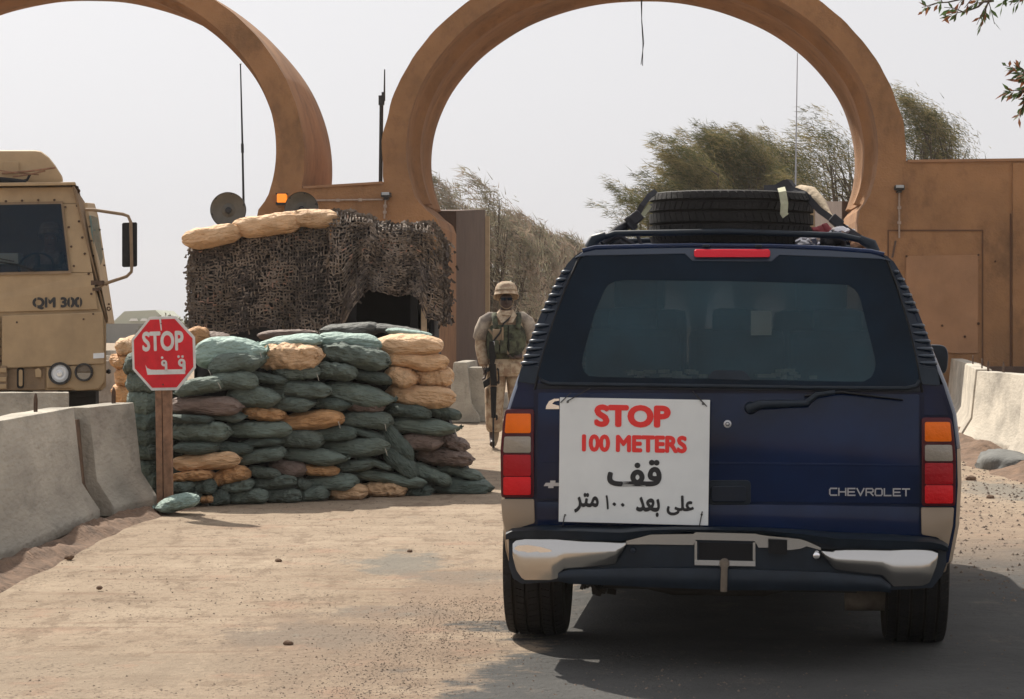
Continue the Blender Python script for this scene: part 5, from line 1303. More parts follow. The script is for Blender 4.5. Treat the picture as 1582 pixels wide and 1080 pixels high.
# wiper, handle, lock, badges
bm = BM(); lathe(bm, [(0, .035), (.022, .032), (.028, .01), (.026, 0)], RP(1160, 630, .012), (0, -1, 0), 16); tube(bm, [RP(1156, 632, .04), RP(1175, 625, .05), RP(1250, 623, .05)], [.024, .019, .014], 8); tube(bm, [RP(1244, 624, .05), RP(1262, 610, .05), RP(1290, 606, .045)], [.015, .012, .009], 8); so('wiper_arm', bm, 'trim', smooth=60)
bm = BM(); tube(bm, [RP(1243, 612, .035), RP(1300, 606, .035), RP(1395, 618, .03)], [.006, .007, .004], 6); so('wiper_blade', bm, 'black', smooth=60)
rplate('handle_recess', rpoly(1094, 742, 1160, 780, 7), .004, 'trim', off=.012); rplate('door_handle', rpoly(1098, 750, 1154, 776, 6), .018, 'trim_gloss', off=.014, bevel=.005)
bm = BM(); lathe(bm, [(.009, .004), (.016, .003), (.017, 0)], RP(1124, 655, .0125), (0, -1, 0), 18); lathe(bm, [(0, .006), (.005, .005), (.006, .002)], RP(1124, 655, .0125), (0, -1, 0), 12); so('lock', bm, 'badge')
def rtext(name, body, cx, cy, wpx, hpx, m, bold=.02, depth=.004, off=.0125, shear=0):
    c = RP(cx, cy, off); a = RP(cx + wpx / 2, cy, off) - RP(cx - wpx / 2, cy, off); b = RP(cx, cy - hpx / 2, off) - RP(cx, cy + hpx / 2, off)
    return text(name, body, c, (1, 0, 0), (0, 0, 1), a.length, b.length, MT[m], suv, bold=bold, depth=depth, local=True, shear=shear)
# wide square lettering drawn as strokes
def stroke(bm, pts, w_, cell, th=.004, off=.0125):
    (x0, y0, wd, ht) = cell; pp = [(x0 + a * wd, y0 - b * ht) for a, b in pts]
    for (ax_, ay), (bx, by) in zip(pp, pp[1:]):
        d = Vector((bx - ax_, by - ay)); n2 = Vector((-d.y, d.x)).normalized() * w_ / 2; d.normalize(); e_ = d * w_ * .45
        q = [(ax_ - e_.x + n2.x, ay - e_.y + n2.y), (bx + e_.x + n2.x, by + e_.y + n2.y), (bx + e_.x - n2.x, by + e_.y - n2.y), (ax_ - e_.x - n2.x, ay - e_.y - n2.y)]
        fr = [RP(*p, off + th) for p in q]; prism(bm, fr, [p + Vector((0, th, 0)) for p in fr])
GL = {'C': [[(1, 1), (.15, 1), (0, .8), (0, .2), (.15, 0), (1, 0)]], 'H': [[(0, 0), (0, 1)], [(1, 0), (1, 1)], [(0, .5), (1, .5)]], 'E': [[(1, 1), (0, 1), (0, 0), (1, 0)], [(0, .5), (.9, .5)]],
      'V': [[(0, 1), (.5, 0), (1, 1)]], 'R': [[(0, 0), (0, 1), (.85, 1), (1, .85), (1, .6), (.85, .48), (0, .48)], [(.55, .48), (1, 0)]], 'O': [[(.15, 1), (.85, 1), (1, .8), (1, .2), (.85, 0), (.15, 0), (0, .2), (0, .8), (.15, 1)]],
      'L': [[(0, 1), (0, 0), (.95, 0)]], 'T': [[(0, 1), (1, 1)], [(.5, 1), (.5, 0)]]}
bm = BM()
for i, ch in enumerate('CHEVROLET'):
    for s_ in GL[ch]: stroke(bm, s_, 2.0, (1282 + i * 14.05, 765 + i * .12, 10.6, 10.4))
so('badge_lettering', bm, 'badge')
bm = BM()
for q in ([(843, 746), (850, 746), (850, 742.5), (858, 742.5), (858, 746), (864, 746), (864, 751), (855, 751), (855, 754), (847, 754), (847, 751), (840, 751)],): 
    fr = [RP(*p, .016) for p in q]; prism(bm, fr, [p + Vector((0, .005, 0)) for p in fr])
so('cross_badge', bm, 'badge')
bm = BM()
fr = [RP(*p, .016) for p in [(844, 627), (848, 620), (856, 616), (864, 616), (864, 619), (857, 620), (853, 624), (864, 627), (864, 632), (843, 632)]]; prism(bm, fr, [p + Vector((0, .005, 0)) for p in fr]); so('model_badge', bm, 'chrome_clean')
# --- bumper ---
def yb(x): return .0 + .10 * min(1.3, abs(x / .93)) ** 6
def BP(px, py, off=0.):
    p = L(px, py, 0)
    for _ in range(4): p = L(px, py, yb(p.x) - off)
    return p
def bstrip(name, cols, off, th, m, par=suv, smooth=40, curve=0):
    """cols = (px, top, bottom) columns laid on the bumper face"""
    bm = BM(); A = []
    xs = []
    for (xa, ta, ba), (xb, tb, bb) in zip(cols, cols[1:]):
        n = max(1, int(abs(xb - xa) / 14))
        for k in range(n): f = k / n; xs.append((xa + (xb - xa) * f, ta + (tb - ta) * f, ba + (bb - ba) * f))
    xs.append(cols[-1]); NR_ = 5
    for x, t, b in xs:
        row = []
        for r_ in range(NR_ + 1):
            f = r_ / NR_; o_ = off + th + curve * math.sin(f * math.pi); row.append(BP(x, t + (b - t) * f, o_))
        row = [row[0] + Vector((0, th + .01, 0))] + row + [row[-1] + Vector((0, th + .01, 0))]
        A.append([bm.verts.new(p) for p in row])
    for a, b in zip(A, A[1:]):
        for k in range(len(a) - 1):
            bm.faces.new((a[k], a[k + 1], b[k + 1], b[k]))
    bm.faces.new(A[0]); bm.faces.new(A[-1][::-1]); bmesh.ops.recalc_face_normals(bm, faces=bm.faces)
    return so(name, bm, m, par, smooth=smooth)
core = bstrip('bumper', [(786, 822, 872), (792, 820, 893), (806, 820, 902), (870, 822, 898), (1000, 824, 905), (1125, 826, 908), (1250, 832, 910), (1370, 838, 912), (1440, 840, 908), (1455, 842, 890), (1462, 846, 872)], -.02, .02, 'trim', curve=.004)
# top step pad
bm = BM(); A = []
for px, yt, yf, ybm in ((781, 820, 826, 834), (790, 813, 821, 832), (830, 810, 819, 831), (900, 811, 821, 834), (960, 813, 823, 836), (1010, 813, 819, 825), (1065, 813, 818, 822), (1180, 815, 820, 825), (1240, 818, 825, 832), (1290, 822, 832, 845), (1380, 825, 835, 848), (1440, 828, 838, 848), (1455, 831, 841, 849), (1465, 838, 846, 852)):
    f_ = BP(px, yf, .045); t_ = L(px, yt, yb(BP(px, yf).x) + .13); A.append([bm.verts.new(p) for p in (t_, f_ + Vector((0, .02, .006)), f_, BP(px, ybm, .035), BP(px, ybm, -.03))])
for a, b in zip(A, A[1:]):
    for k in range(4): bm.faces.new((a[k], a[k + 1], b[k + 1], b[k]))
bmesh.ops.recalc_face_normals(bm, faces=bm.faces); so('step_pad', bm, 'trim', core, smooth=50)
bstrip('chrome_face', [(792, 840, 862), (797, 835, 880), (806, 834, 893), (811, 833, 896), (850, 833, 896), (860, 833, 894), (871, 834, 879), (900, 834, 877), (951, 835, 871), (960, 835, 858), (967, 835, 846)], .0, .022, 'chrome', core, curve=.02)
bstrip('chrome_face', [(1269, 848, 856), (1275, 848, 866), (1291, 848, 881), (1364, 849, 889), (1372, 849, 898), (1381, 849, 906), (1425, 849, 905), (1436, 849, 900), (1446, 850, 878), (1449, 852, 866)], .0, .022, 'chrome', core, curve=.02)
bstrip('chrome_strip', [(967, 836, 841), (990, 830, 841), (1005, 826, 841), (1071, 825, 842), (1075, 822, 834), (1166, 824, 836), (1172, 826, 846), (1185, 828, 846), (1217, 831, 850), (1236, 833, 848), (1246, 836, 844), (1268, 846, 850)], .0, .016, 'chrome', core)
bstrip('valance', [(862, 886, 898), (880, 880, 902), (960, 878, 905), (1000, 877, 907), (1125, 879, 912), (1280, 884, 912), (1360, 892, 914), (1376, 904, 916)], .0, .03, 'trim', core, curve=.012)
bstrip('reflector', [(795, 846, 849), (800, 843, 853), (815, 842, 855), (835, 845, 855), (852, 850, 852)], .034, .004, 'chrome_clean', core)
bstrip('plate_recess', [(1073, 834, 873), (1167, 836, 874)], .0, .004, 'trim', core)
bstrip('plate_frame', [(1073, 865, 873), (1167, 867, 875)], .004, .012, 'chrome_clean', core)
bstrip('plate_frame', [(1073, 836, 865), (1077, 836, 865)], .004, .010, 'chrome', core); bstrip('plate_frame', [(1163, 838, 866), (1167, 838, 867)], .004, .010, 'chrome', core)
bstrip('number_plate', [(1080, 838, 864), (1162, 840, 866)], .004, .004, 'black', core)
bstrip('step_block', [(1187, 833, 855), (1216, 835, 857)], .016, .03, 'black', core)
bm = BM(); lathe(bm, [(0, .05), (.014, .046), (.02, .03), (.019, 0)], BP(1261, 857, .0), (0, -1, 0), 18); so('trailer_socket', bm, 'chrome_clean', core, smooth=45)
bm = BM(); lathe(bm, [(.0, .03), (.012, .028), (.016, 0)], BP(978, 850, .0), (0, -1, 0), 14); so('socket_cover', bm, 'trim_gloss', core, smooth=45)
a, b = BP(1119, 873, .06), BP(1118, 914, .06); bm = BM(); tube(bm, [a + Vector((0, .12, .0)), a + Vector((0, .03, .004)), a, a - Vector((0, 0, .01)), b], [.02, .022, .02, .014, .014], 12); so('tow_hook', bm, 'rust', core, smooth=50)
# mirrors
for s, (px, py) in ((1, (1452, 556)), (-1, (0, 0))):
    y = 3.45; c = L(1444, 556, y) if s > 0 else Vector((-L(1444, 556, y).x, y, L(1444, 556, y).z))
    bm = BM(); fr = [c + Vector((x, 0, z)) for x, z in roundp([(-.13, .085), (.055, .085), (.078, .04), (.07, -.07), (.02, -.09), (-.13, -.09)] if s > 0 else [(.13, .085), (-.055, .085), (-.078, .04), (-.07, -.07), (-.02, -.09), (.13, -.09)], .04, 4)]
    prism(bm, fr, [p * 1 + Vector((0, .11, 0)) for p in fr]); so('side_mirror', bm, 'trim', bevel=.015, smooth=45)
    bm = BM(); box(bm, c + Vector((-s * .16, .06, -.02)), (.16, .05, .06)); so('mirror_mount', bm, 'trim', bevel=.01)
for s in (-1, 1):
    bm = BM(); box(bm, (s * .80, 5.42, .82), (.34, .08, .22)); so('headlight', bm, 'lens_clear', bevel=.02)
bm = BM(); box(bm, (0, 5.50, .80), (1.2, .05, .22)); so('grille', bm, 'trim', bevel=.01); bm = BM(); box(bm, (0, 5.52, .5), (1.9, .16, .2)); so('front_bumper', bm, 'chrome', bevel=.03)
# --- roof rack ---
yR = .62
def RK(px, py, y=yR): return L(px, py, y)
bm = BM(); tube(bm, [RK(934, 366), RK(950, 361), RK(1125, 358), RK(1300, 364), RK(1330, 371), RK(1352, 383)], [.014, .014, .014, .014, .014, .012], 8)
for v in bm.verts: pass
so('rack_crossbar', bm, 'trim', smooth=60)
for q_, rr_ in (([RK(912, 384), RK(918, 370), RK(936, 363)], [.03, .026, .016]), ([RK(1350, 390), RK(1346, 378), RK(1328, 369)], [.03, .028, .018])):
    bm = BM(); tube(bm, q_, rr_, 10); so('rack_foot', bm, 'trim', smooth=60)
for s, px in ((-1, 918), (1, 1346)):
    a = RK(px, 378); bm = BM(); tube(bm, [a, a + Vector((0, .4, .02)), a + Vector((0, 1.2, .03)), a + Vector((0, 2.2, .0))], .016, 8)
    for y in (.9, 2.1): tube(bm, [a + Vector((0, y, .02)), a + Vector((0, y, -.06))], .018, 8)
    so('roof_rail', bm, 'trim', smooth=60)
for y in (1.3, 2.0): bm = BM(); tube(bm, [(-.62, y, 1.86), (0, y, 1.885), (.62, y, 1.86)], .013, 8); so('rack_crossbar', bm, 'trim', smooth=60)
bm = BM()
for px in (1091, 1172): box(bm, RP(px, 380, .01), (.03, .05, .012))
so('spoiler_tab', bm, 'trim', bevel=.003)
# --- things carried on the vehicle ---
car_q = suv.rotation_quaternion
def carried(name, loc, label, cat, group=None):
    e = bpy.data.objects.new(name, None); COL.objects.link(e); e.rotation_mode = 'QUATERNION'; e.rotation_quaternion = car_q; e.location = SM @ Vector(loc); return tag(e, label, cat, group)
_pm = pm
def pm(o):
    if o.rotation_mode == 'QUATERNION': m = Matrix.LocRotScale(o.location, o.rotation_quaternion, o.scale)
    else: m = Matrix.LocRotScale(o.location, o.rotation_euler, o.scale)
    return pm(o.parent) @ m if o.parent else m
def wl(bm): bm.transform(SM); return bm      # vehicle space to world
yT = 1.05; tl, tr = L(1003, 335, yT), L(1257, 338, yT); zt_, zb_ = L(1130, 293, yT - .3).z, L(1130, 378, yT - .3).z
cT = Vector(((tl.x + tr.x) / 2, yT, (zt_ + zb_) / 2)); rT = (tr.x - tl.x) / 2; wT = zt_ - zb_
ty = carried('spare_tyre', cT - Vector((0, 0, wT / 2)), 'large black spare tyre lying flat on the roof of the blue vehicle', 'tyre')
bm = BM(); tyre(bm, rT, wT, cT, (0, 0, 1), rT * .56); obj('carcass', wl(bm), MT['rubber'], ty, smooth=35)
bm = BM(); tread(bm, rT, wT, cT, (0, 0, 1)); obj('tread', wl(bm), MT['rubber'], ty, kind='stuff')
bm = BM(); lathe(bm, [(0, -.02), (rT * .3, -.03), (rT * .53, -.09), (rT * .57, -.10), (rT * .57, .10), (rT * .53, .09), (rT * .3, 0), (0, .01)], cT, (0, 0, 1), 40); obj('rim', wl(bm), MT['steel'], ty, smooth=35)
def ribbon(name, pts, w_, m, label, cat, up=Vector((0, -1, 0)), th=.004, group=None):
    bm = BM(); pts = [Vector(p) for p in pts]; A = []
    for i, p in enumerate(pts):
        d = (pts[min(i + 1, len(pts) - 1)] - pts[max(i - 1, 0)]).normalized(); s = d.cross(up).normalized() * w_ / 2; n = s.cross(d).normalized() * th
        A.append([bm.verts.new(q) for q in (p - s, p + s, p + s + n, p - s + n)])
    for a, b in zip(A, A[1:]):
        for k in range(4): bm.faces.new((a[k], a[(k + 1) % 4], b[(k + 1) % 4], b[k]))
    bm.faces.new(A[0]); bm.faces.new(A[-1][::-1]); bmesh.ops.recalc_face_normals(bm, faces=bm.faces); return obj(name, wl(bm), MT[m], label=label, cat=cat, group=group)
yF = yT - rT - .012
ribbon('webbing_tape', [L(1207, 291, yF + .10), L(1209, 297, yF + .02), L(1212, 315, yF), L(1211, 330, yF - .006), L(1214, 334, yF - .008)], .034, 'webbing', 'short frayed olive webbing tape hanging over the tyre tread', 'strap', group='straps on the roof load')
ribbon('strap', [L(1013, 296, yT - .1), L(1003, 303, yT - .15), L(992, 318, yT - .2), L(985, 331, yT - .2), L(970, 350, yT - .2), L(950, 366, yT - .2), L(938, 374, yT - .25)], .026, 'strap', 'black ratchet strap from the tyre to the left roof rail', 'strap', group='straps on the roof load')
ribbon('strap', [L(1004, 318, yT - .15), L(992, 334, yT - .2), L(975, 353, yT - .2)], .02, 'webbing', 'thin olive strap crossing below the left ratchet buckle', 'strap', group='straps on the roof load')
ribbon('strap', [L(1180, 291, yT), L(1216, 290, yT), L(1243, 300, yT - .1), L(1266, 325, yT - .15), L(1290, 342, yT - .2), L(1310, 356, yT - .25), L(1335, 372, yT - .3)], .03, 'strap', 'black strap from the tyre top down to the right roof rail', 'strap', group='straps on the roof load')
bm = BM(); box(bm, L(983, 336, yT - .22), (.055, .06, .05), Matrix.Rotation(-.7, 3, 'Y')); box(bm, L(975, 345, yT - .22), (.03, .04, .07), Matrix.Rotation(-.7, 3, 'Y')); obj('ratchet_buckle', wl(bm), MT['strap'], bevel=.008, label='black ratchet buckle on the left strap against the sky', cat='buckle', group='strap buckles on the roof')
bm = BM(); box(bm, L(1292, 342, yT - .22), (.06, .06, .045), Matrix.Rotation(.7, 3, 'Y')); obj('ratchet_buckle', wl(bm), MT['strap'], bevel=.008, label='black ratchet buckle on the right strap against the wall', cat='buckle', group='strap buckles on the roof')
bm = BM(); tube(bm, [L(930, 376, .75), L(952, 356, .8), L(975, 343, .9), L(990, 336, 1.0)], [.012, .02, .02, .01], 8); tube(bm, [L(935, 372, .8), L(960, 366, .8), L(985, 382, .8)], .012, 6); tube(bm, [L(970, 345, .8), L(984, 362, .8), L(992, 380, .8)], .009, 6); tube(bm, [L(940, 383, .8), L(958, 374, .8), L(975, 383, .8), L(1000, 382, .8)], .013, 6)
obj('rope_bundle', wl(bm), MT['strap'], smooth=60, label='tangle of dark cord lashed round the left roof rack foot', cat='cord')
bm = BM(); fr = [L(x, y, 1.3) for x, y in ((1183, 293), (1210, 278), (1217, 277), (1228, 292), (1222, 296))]; prism(bm, fr, [p + Vector((.02, .05, 0)) for p in fr]); obj('tarpaulin_flap', wl(bm), MT['strap'], label='dark pointed flap of cloth standing up behind the tyre', cat='cloth')
bm = BM(); tube(bm, [L(1222, 297, 1.25), L(1238, 294, 1.2), L(1252, 298, 1.15), L(1266, 312, 1.1), L(1280, 330, 1.0), L(1288, 338, .95)], [.012, .028, .036, .034, .016, .01], 12)
for v in bm.verts: v.co += Vector((1, 1, 1)) * .012 * noise.noise(v.co * 16)
obj('sack', wl(bm), MT['burlap'], smooth=60, label='pale burlap sacking tied over the right shoulder of the tyre', cat='sack')
def clutter(name, cx, cy, n, rx, rz, m, label, cat, y=.85, bal=False):
    bm = BM()
    for i in range(n):
        c = L(cx + random.gauss(0, rx), cy + random.gauss(0, rz), y + random.uniform(-.08, .08)); s = random.uniform(.008, .022)
        b0 = len(bm.verts); bmesh.ops.create_icosphere(bm, subdivisions=2, radius=s, matrix=Matrix.Translation(c) @ Matrix.Rotation(random.random() * 3, 4, (1, .3, .2)) @ Matrix.Diagonal((random.uniform(.6, 2.2), 1, random.uniform(.5, 1.4), 1)))
    for v in bm.verts: v.co += Vector((noise.noise(v.co * 60), noise.noise(v.co * 60 + Vector((5, 0, 0))), noise.noise(v.co * 60 + Vector((0, 9, 0))))) * .006
    return obj(name, wl(bm), MT[m], smooth=20, label=label, cat=cat)
clutter('foil_packet', 1303, 359, 26, 6, 3.6, 'foil', 'crumpled shiny foil packet in the rack right of the tyre', 'packet')
clutter('cloth_bundle', 1268, 356, 20, 7, 2.6, 'cloth_red', 'dull red cloth bundle with silver bits beside the tyre', 'cloth', y=.95)
clutter('dark_bundle', 1286, 373, 60, 8, 4, 'strap', 'dark bundle stuffed under the crossbar right of the tyre', 'bundle', y=.95)
clutter('chain_links', 1248, 372, 16, 5, 4, 'foil', 'silver metal fitting lying against the lower right of the tyre', 'fitting', y=.8)
clutter('patterned_cloth', 1326, 378, 26, 5, 4, 'cloth_floral', 'orange patterned cloth tucked at the right rack foot', 'cloth', y=.8)
wa = carried('whip_antenna', L(1229, 372, 2.2), 'very thin pale whip antenna rising above the vehicle roof into the right arch', 'antenna')
bm = BM(); tube(bm, [L(1228, 376, 2.2), L(1229, 290, 2.2), L(1230.5, 180, 2.2), L(1232, 82, 2.2)], [.006, .005, .0035, .0025], 6); obj('rod', wl(bm), MT['pale_wire'], wa, smooth=60)
bm = BM(); tube(bm, [L(1228, 384, 2.2), L(1228, 366, 2.2)], [.02, .01], 8); obj('base', wl(bm), MT['black_metal'], wa, smooth=60)
# --- white stop sign board wired to the tailgate ---
off = .075
bd = carried('warning_board', RP(980, 812, off), 'white board on the tailgate reading STOP 100 METERS in red with Arabic in black', 'sign')
def bo(name, bm, m, **k): return obj(name, wl(bm), MT[m] if isinstance(m, str) else m, bd, **k)
yB = RP(980, 640, off).y
def Q(px, py, o_=0.): return L(px, py, yB - o_)
bm = BM(); fr = [Q(865, 614), Q(1097, 618), Q(1094, 812), Q(863, 806)]; prism(bm, fr, [p + Vector((0, .006, 0)) for p in fr]); bo('board', bm, 'board_white', bevel=.0015)
UQ = (Q(1000, 700) - Q(900, 698.3)).normalized(); VQ = Vector((0, 0, 1))
def btext(body, cx, cy, wpx, hpx, m, bold):
    c = SM @ Q(cx, cy, .0008); u_ = SM.to_3x3() @ UQ; v_ = SM.to_3x3() @ VQ; kq = (Q(1000, 700) - Q(900, 700)).length / 100
    return text('lettering', body, c, u_, v_, wpx * kq, hpx * kq, MT[m], bd, thick=bold, depth=.0016)
btext('STOP', 977, 643, 118, 35, 'letter_red', .055)
btext('100 METERS', 980, 685.5, 162, 27, 'letter_red', .05)
btext('\uFED7\uFED2'[::-1], 980, 731, 84, 42, 'letter_black', .032)
btext('\uFECB\uFEE0\uFEF0'[::-1], 1051, 781, 42, 31, 'letter_black', .034)
btext('\uFE91\uFECC\uFEAA'[::-1], 1001, 783, 37, 31, 'letter_black', .034)
btext('\u0661', 938, 776, 5, 22, 'letter_black', .02)
btext('\u0660', 949, 779, 6, 6, 'letter_black', .034); btext('\u0660', 962, 780, 6, 6, 'letter_black', .034)
btext('\uFEE3\uFE98\uFEAE'[::-1], 906, 777, 38, 31, 'letter_black', .034)
for a, b in (((866, 622), (882, 607)), ((876, 620), (912, 600)), ((1090, 626), (1076, 612)), ((1092, 628), (1070, 604)), ((872, 797), (869, 815)), ((1085, 790), (1080, 815))):
    bm = BM(); tube(bm, [Q(*a, .004), Q(*b, .006)], .0022, 5); bo('tie_wire', bm, 'black_metal', smooth=60)
for px, py in ((877, 621), (1086, 624), (873, 796), (1084, 795)):
    bm = BM(); lathe(bm, [(.002, .0012), (.005, .0012), (.005, .0002)], Q(px, py, 0), (0, -1, 0), 10); bo('wire_hole', bm, 'letter_black')
# ---------------- people ----------------
def skin_mesh(verts, edges, root, sub=2, name='body'):
    me = bpy.data.meshes.new(name); me.from_pydata([v[:3] for v in verts], edges, []); o = bpy.data.objects.new(name, me); COL.objects.link(o)
    m = o.modifiers.new('skin', 'SKIN'); 
    for i, v in enumerate(verts):
        r = v[3]; me.skin_vertices[0].data[i].radius = r if isinstance(r, tuple) else (r, r)
        me.skin_vertices[0].data[i].use_root = (i == root)
    m.branch_smoothing = .6
    s = o.modifiers.new('sub', 'SUBSURF'); s.levels = sub; s.render_levels = sub
    dg = bpy.context.evaluated_depsgraph_get(); out = bpy.data.meshes.new_from_object(o.evaluated_get(dg)); bpy.data.objects.remove(o)
    bm = BM(); bm.from_mesh(out); bpy.data.meshes.remove(out); return bm
def hand(V, E_, wrist_i, w, d, side_, curl=.5, s=1.):
    """five fingers rooted in the palm; w wrist point, d direction of the hand, side_ thumb side"""
    d = Vector(d).normalized(); sd = Vector(side_).normalized(); n = d.cross(sd)
    pi_ = len(V); p = w + d * .05 * s; V.append((*p, (.034 * s, .02 * s))); E_.append((wrist_i, pi_))
    for k, (off, ln) in enumerate(((.03, .07), (.011, .08), (-.010, .075), (-.029, .058))):
        a = p + d * .035 * s + sd * off * s; b = a + (d + n * curl * .5).normalized() * ln * .5 * s; c = b + (d * .5 + n * curl * 1.6).normalized() * ln * .5 * s
        i0 = len(V); V += [(*a, .0115 * s), (*b, .0095 * s), (*c, .008 * s)]; E_ += [(pi_, i0), (i0, i0 + 1), (i0 + 1, i0 + 2)]
    a = p + sd * .035 * s - d * .01 * s; b = a + (d * .6 + sd * .5 + n * .4).normalized() * .035 * s; c = b + (d + n * .5).normalized() * .028 * s
    i0 = len(V); V += [(*a, .012 * s), (*b, .0105 * s), (*c, .009 * s)]; E_ += [(pi_, i0), (i0, i0 + 1), (i0 + 1, i0 + 2)]
def person(loc, yaw, label, seated=False, mats=None, holds=None):
    e = empty('person', loc, (0, 0, yaw), label=label, cat='person')
    V, E_ = [], []
    def a(x, y, z, r): V.append((x, y, z, r)); return len(V) - 1
    def l(*ids):
        for p, q in zip(ids, ids[1:]): E_.append((p, q))
    # faces -y ; its right side is at -x
    pel = a(0, 0, .96, (.165, .125)); wst = a(0, 0, 1.12, (.15, .115)); che = a(0, .01, 1.32, (.18, .13)); sh = a(0, .01, 1.44, (.12, .09)); nk = a(0, 0, 1.53, .06); jaw = a(0, -.02, 1.60, (.068, .078)); hd = a(0, -.005, 1.68, (.078, .095)); tp = a(0, .0, 1.735, (.066, .08))
    l(pel, wst, che, sh, nk, jaw, hd, tp)
    for s in (-1, 1):
        so = a(s * .19, .015, 1.43, .068); l(sh, so)
        if not seated and s < 0: el = a(-.285, .02, 1.13, .054); wr = a(-.24, -.07, .90, .038); d = Vector((.1, -.15, -1))
        elif not seated: el = a(.29, .06, 1.15, .052); wr = a(.16, -.16, 1.02, .036); d = Vector((-1, -.3, -.2))
        else: el = a(s * .28, -.12, 1.20, .05); wr = a(s * .17, -.42, 1.22, .034); d = Vector((-.1 * s, -1, .3))
        up_ = a(s * .235, .02, 1.30, .062); l(so, up_, el); fo = a(*((Vector(V[el][:3]) * .5 + Vector(V[wr][:3]) * .5)), .048); l(el, fo, wr)
        hand(V, E_, wr, Vector(V[wr][:3]), d, (0, -1, .1) if not seated else (-s, 0, .3), .7)
        if not seated:
            hp_ = a(s * .10, 0, .90, .105); kn = a(s * .125, -.01 - .02 * (s > 0), .50, .078); cf = a(s * .13, .0, .32, .072); an = a(s * .135, .02, .10, .058); fb = a(s * .145, -.06, .05, .045); to = a(s * .16, -.15, .035, .038)
            l(pel, hp_, kn, cf, an, fb, to)
        else:
            hp_ = a(s * .10, -.08, .90, .095); kn = a(s * .14, -.46, .95, .07); an = a(s * .14, -.50, .55, .05); to = a(s * .14, -.65, .50, .04); l(pel, hp_, kn, an, to)
    bm = skin_mesh(V, E_, 0)
    M = Matrix.Identity(4)
    for f in bm.faces:
        c = f.calc_center_median(); f.smooth = True
        wr_h = (not seated and ((c.x < -.15 and c.z < .90) or (c.x > .0 and c.x < .17 and c.y < -.13 and c.z > .97 and c.z < 1.1))) or (seated and c.y < -.40 and c.z > 1.1)
        if c.z > 1.52 or wr_h: f.material_index = 0
        elif c.z < .2 and not seated: f.material_index = 2
        else: f.material_index = 1
    obj('body', bm, mats, e, local=True)
    # face
    if not seated or True:
        bm = BM()
        tube(bm, [(0, -.088, 1.675), (0, -.108, 1.645), (0, -.102, 1.632)], [.008, .014, .012], 8); obj('nose', bm, mats[0], e, local=True, smooth=60)
        bm = BM(); tube(bm, [(-.024, -.086, 1.604), (-.01, -.094, 1.606), (.01, -.094, 1.606), (.024, -.086, 1.604)], [.003, .007, .007, .003], 8); obj('mouth', bm, MT['lips'], e, local=True, smooth=60)
        for s in (-1, 1):
            bm = BM(); lathe(bm, [(0, .010), (.008, .006), (.010, 0), (0, -.008)], (s * .077, .005, 1.655), (s, 0, 0), 10)
            for v in bm.verts: v.co.z = 1.655 + (v.co.z - 1.655) * 2.6
            obj('ear', bm, mats[0], e, local=True, smooth=60)
            bm = BM(); bmesh.ops.create_uvsphere(bm, u_segments=10, v_segments=8, radius=.011); bm.transform(Matrix.Translation((s * .031, -.083, 1.675))); obj('eye', bm, MT['eye'], e, local=True, smooth=80)
    # helmet
    bm = BM(); prof = [(.003, .142), (.06, .136), (.1, .114), (.122, .076), (.130, .03), (.140, 0), (.147, -.014), (.141, -.016), (.125, .0), (.115, .03), (.1, .09)]
    lathe(bm, prof, (0, .008, 1.732), (0, .12, 1), 36)
    for v in bm.verts:
        v.co.y *= 1.12; v.co.x *= .97
        if v.co.z < 1.755: v.co.z -= .045 * max(0, min(1, (v.co.y + .04) / .1)) * (1.755 - v.co.z) / .05
        v.co += v.co.normalized() * .003 * noise.noise(v.co * 25)
    obj('helmet', bm, MT['camo_desert'], e, local=True, smooth=60)
    bm = BM(); lathe(bm, [(.131, .024), (.135, .026), (.134, .040), (.128, .042)], (0, .008, 1.732), (0, .12, 1), 36)
    for v in bm.verts: v.co.y *= 1.12; v.co.x *= .97
    obj('helmet_band', bm, MT['boot'], e, local=True, smooth=60)
    for s in (-1, 1):
        bm = BM(); tube(bm, [(s * .085, -.01, 1.68), (s * .07, -.05, 1.60), (s * .02, -.075, 1.565), (0, -.078, 1.56)], .006, 6); obj('chin_strap', bm, MT['boot'], e, local=True, smooth=60)
    # vest
    def shell(prof, z0, z1, m, name, seed, mi=None):
        bm = BM(); n = 30; rows = []
        for z, rx, ry, cy in prof:
            rows.append([bm.verts.new((math.copysign(abs(math.cos(t)) ** .85, math.cos(t)) * rx * (1 + .03 * noise.noise(Vector((t * 3, z * 9, seed)))), cy + math.copysign(abs(math.sin(t)) ** .85, math.sin(t)) * ry * (1 + .04 * noise.noise(Vector((t * 4, z * 12, seed + 2)))), z)) for t in [2 * math.pi * k / n for k in range(n)]])
        for a_, b_ in zip(rows, rows[1:]):
            for k in range(n): bm.faces.new((a_[k], a_[(k + 1) % n], b_[(k + 1) % n], b_[k]))
        bm.faces.new(rows[-1])
        return obj(name, bm, m, e, local=True, smooth=60)
    shell([(.99, .185, .145, 0), (1.0, .215, .17, 0), (1.06, .225, .18, 0), (1.12, .215, .17, 0), (1.24, .23, .185, 0), (1.32, .21, .175, .0), (1.375, .175, .155, .0), (1.39, .14, .10, .01)], 0, 0, MT['camo_vest'], 'vest', 3)
    # open neck: shirt yoke, lapels, vest straps
    bm = BM(); rows = []
    for z, rx, ry in ((1.36, .19, .135), (1.42, .185, .13), (1.47, .15, .105), (1.52, .085, .08)):
        rows.append([bm.verts.new((math.cos(t) * rx, .005 + math.sin(t) * ry, z)) for t in [2 * math.pi * k / 24 for k in range(24)]])
    for a_, b_ in zip(rows, rows[1:]):
        for k in range(24): bm.faces.new((a_[k], a_[(k + 1) % 24], b_[(k + 1) % 24], b_[k]))
    obj('shirt_yoke', bm, MT['camo_desert'], e, local=True, smooth=60)
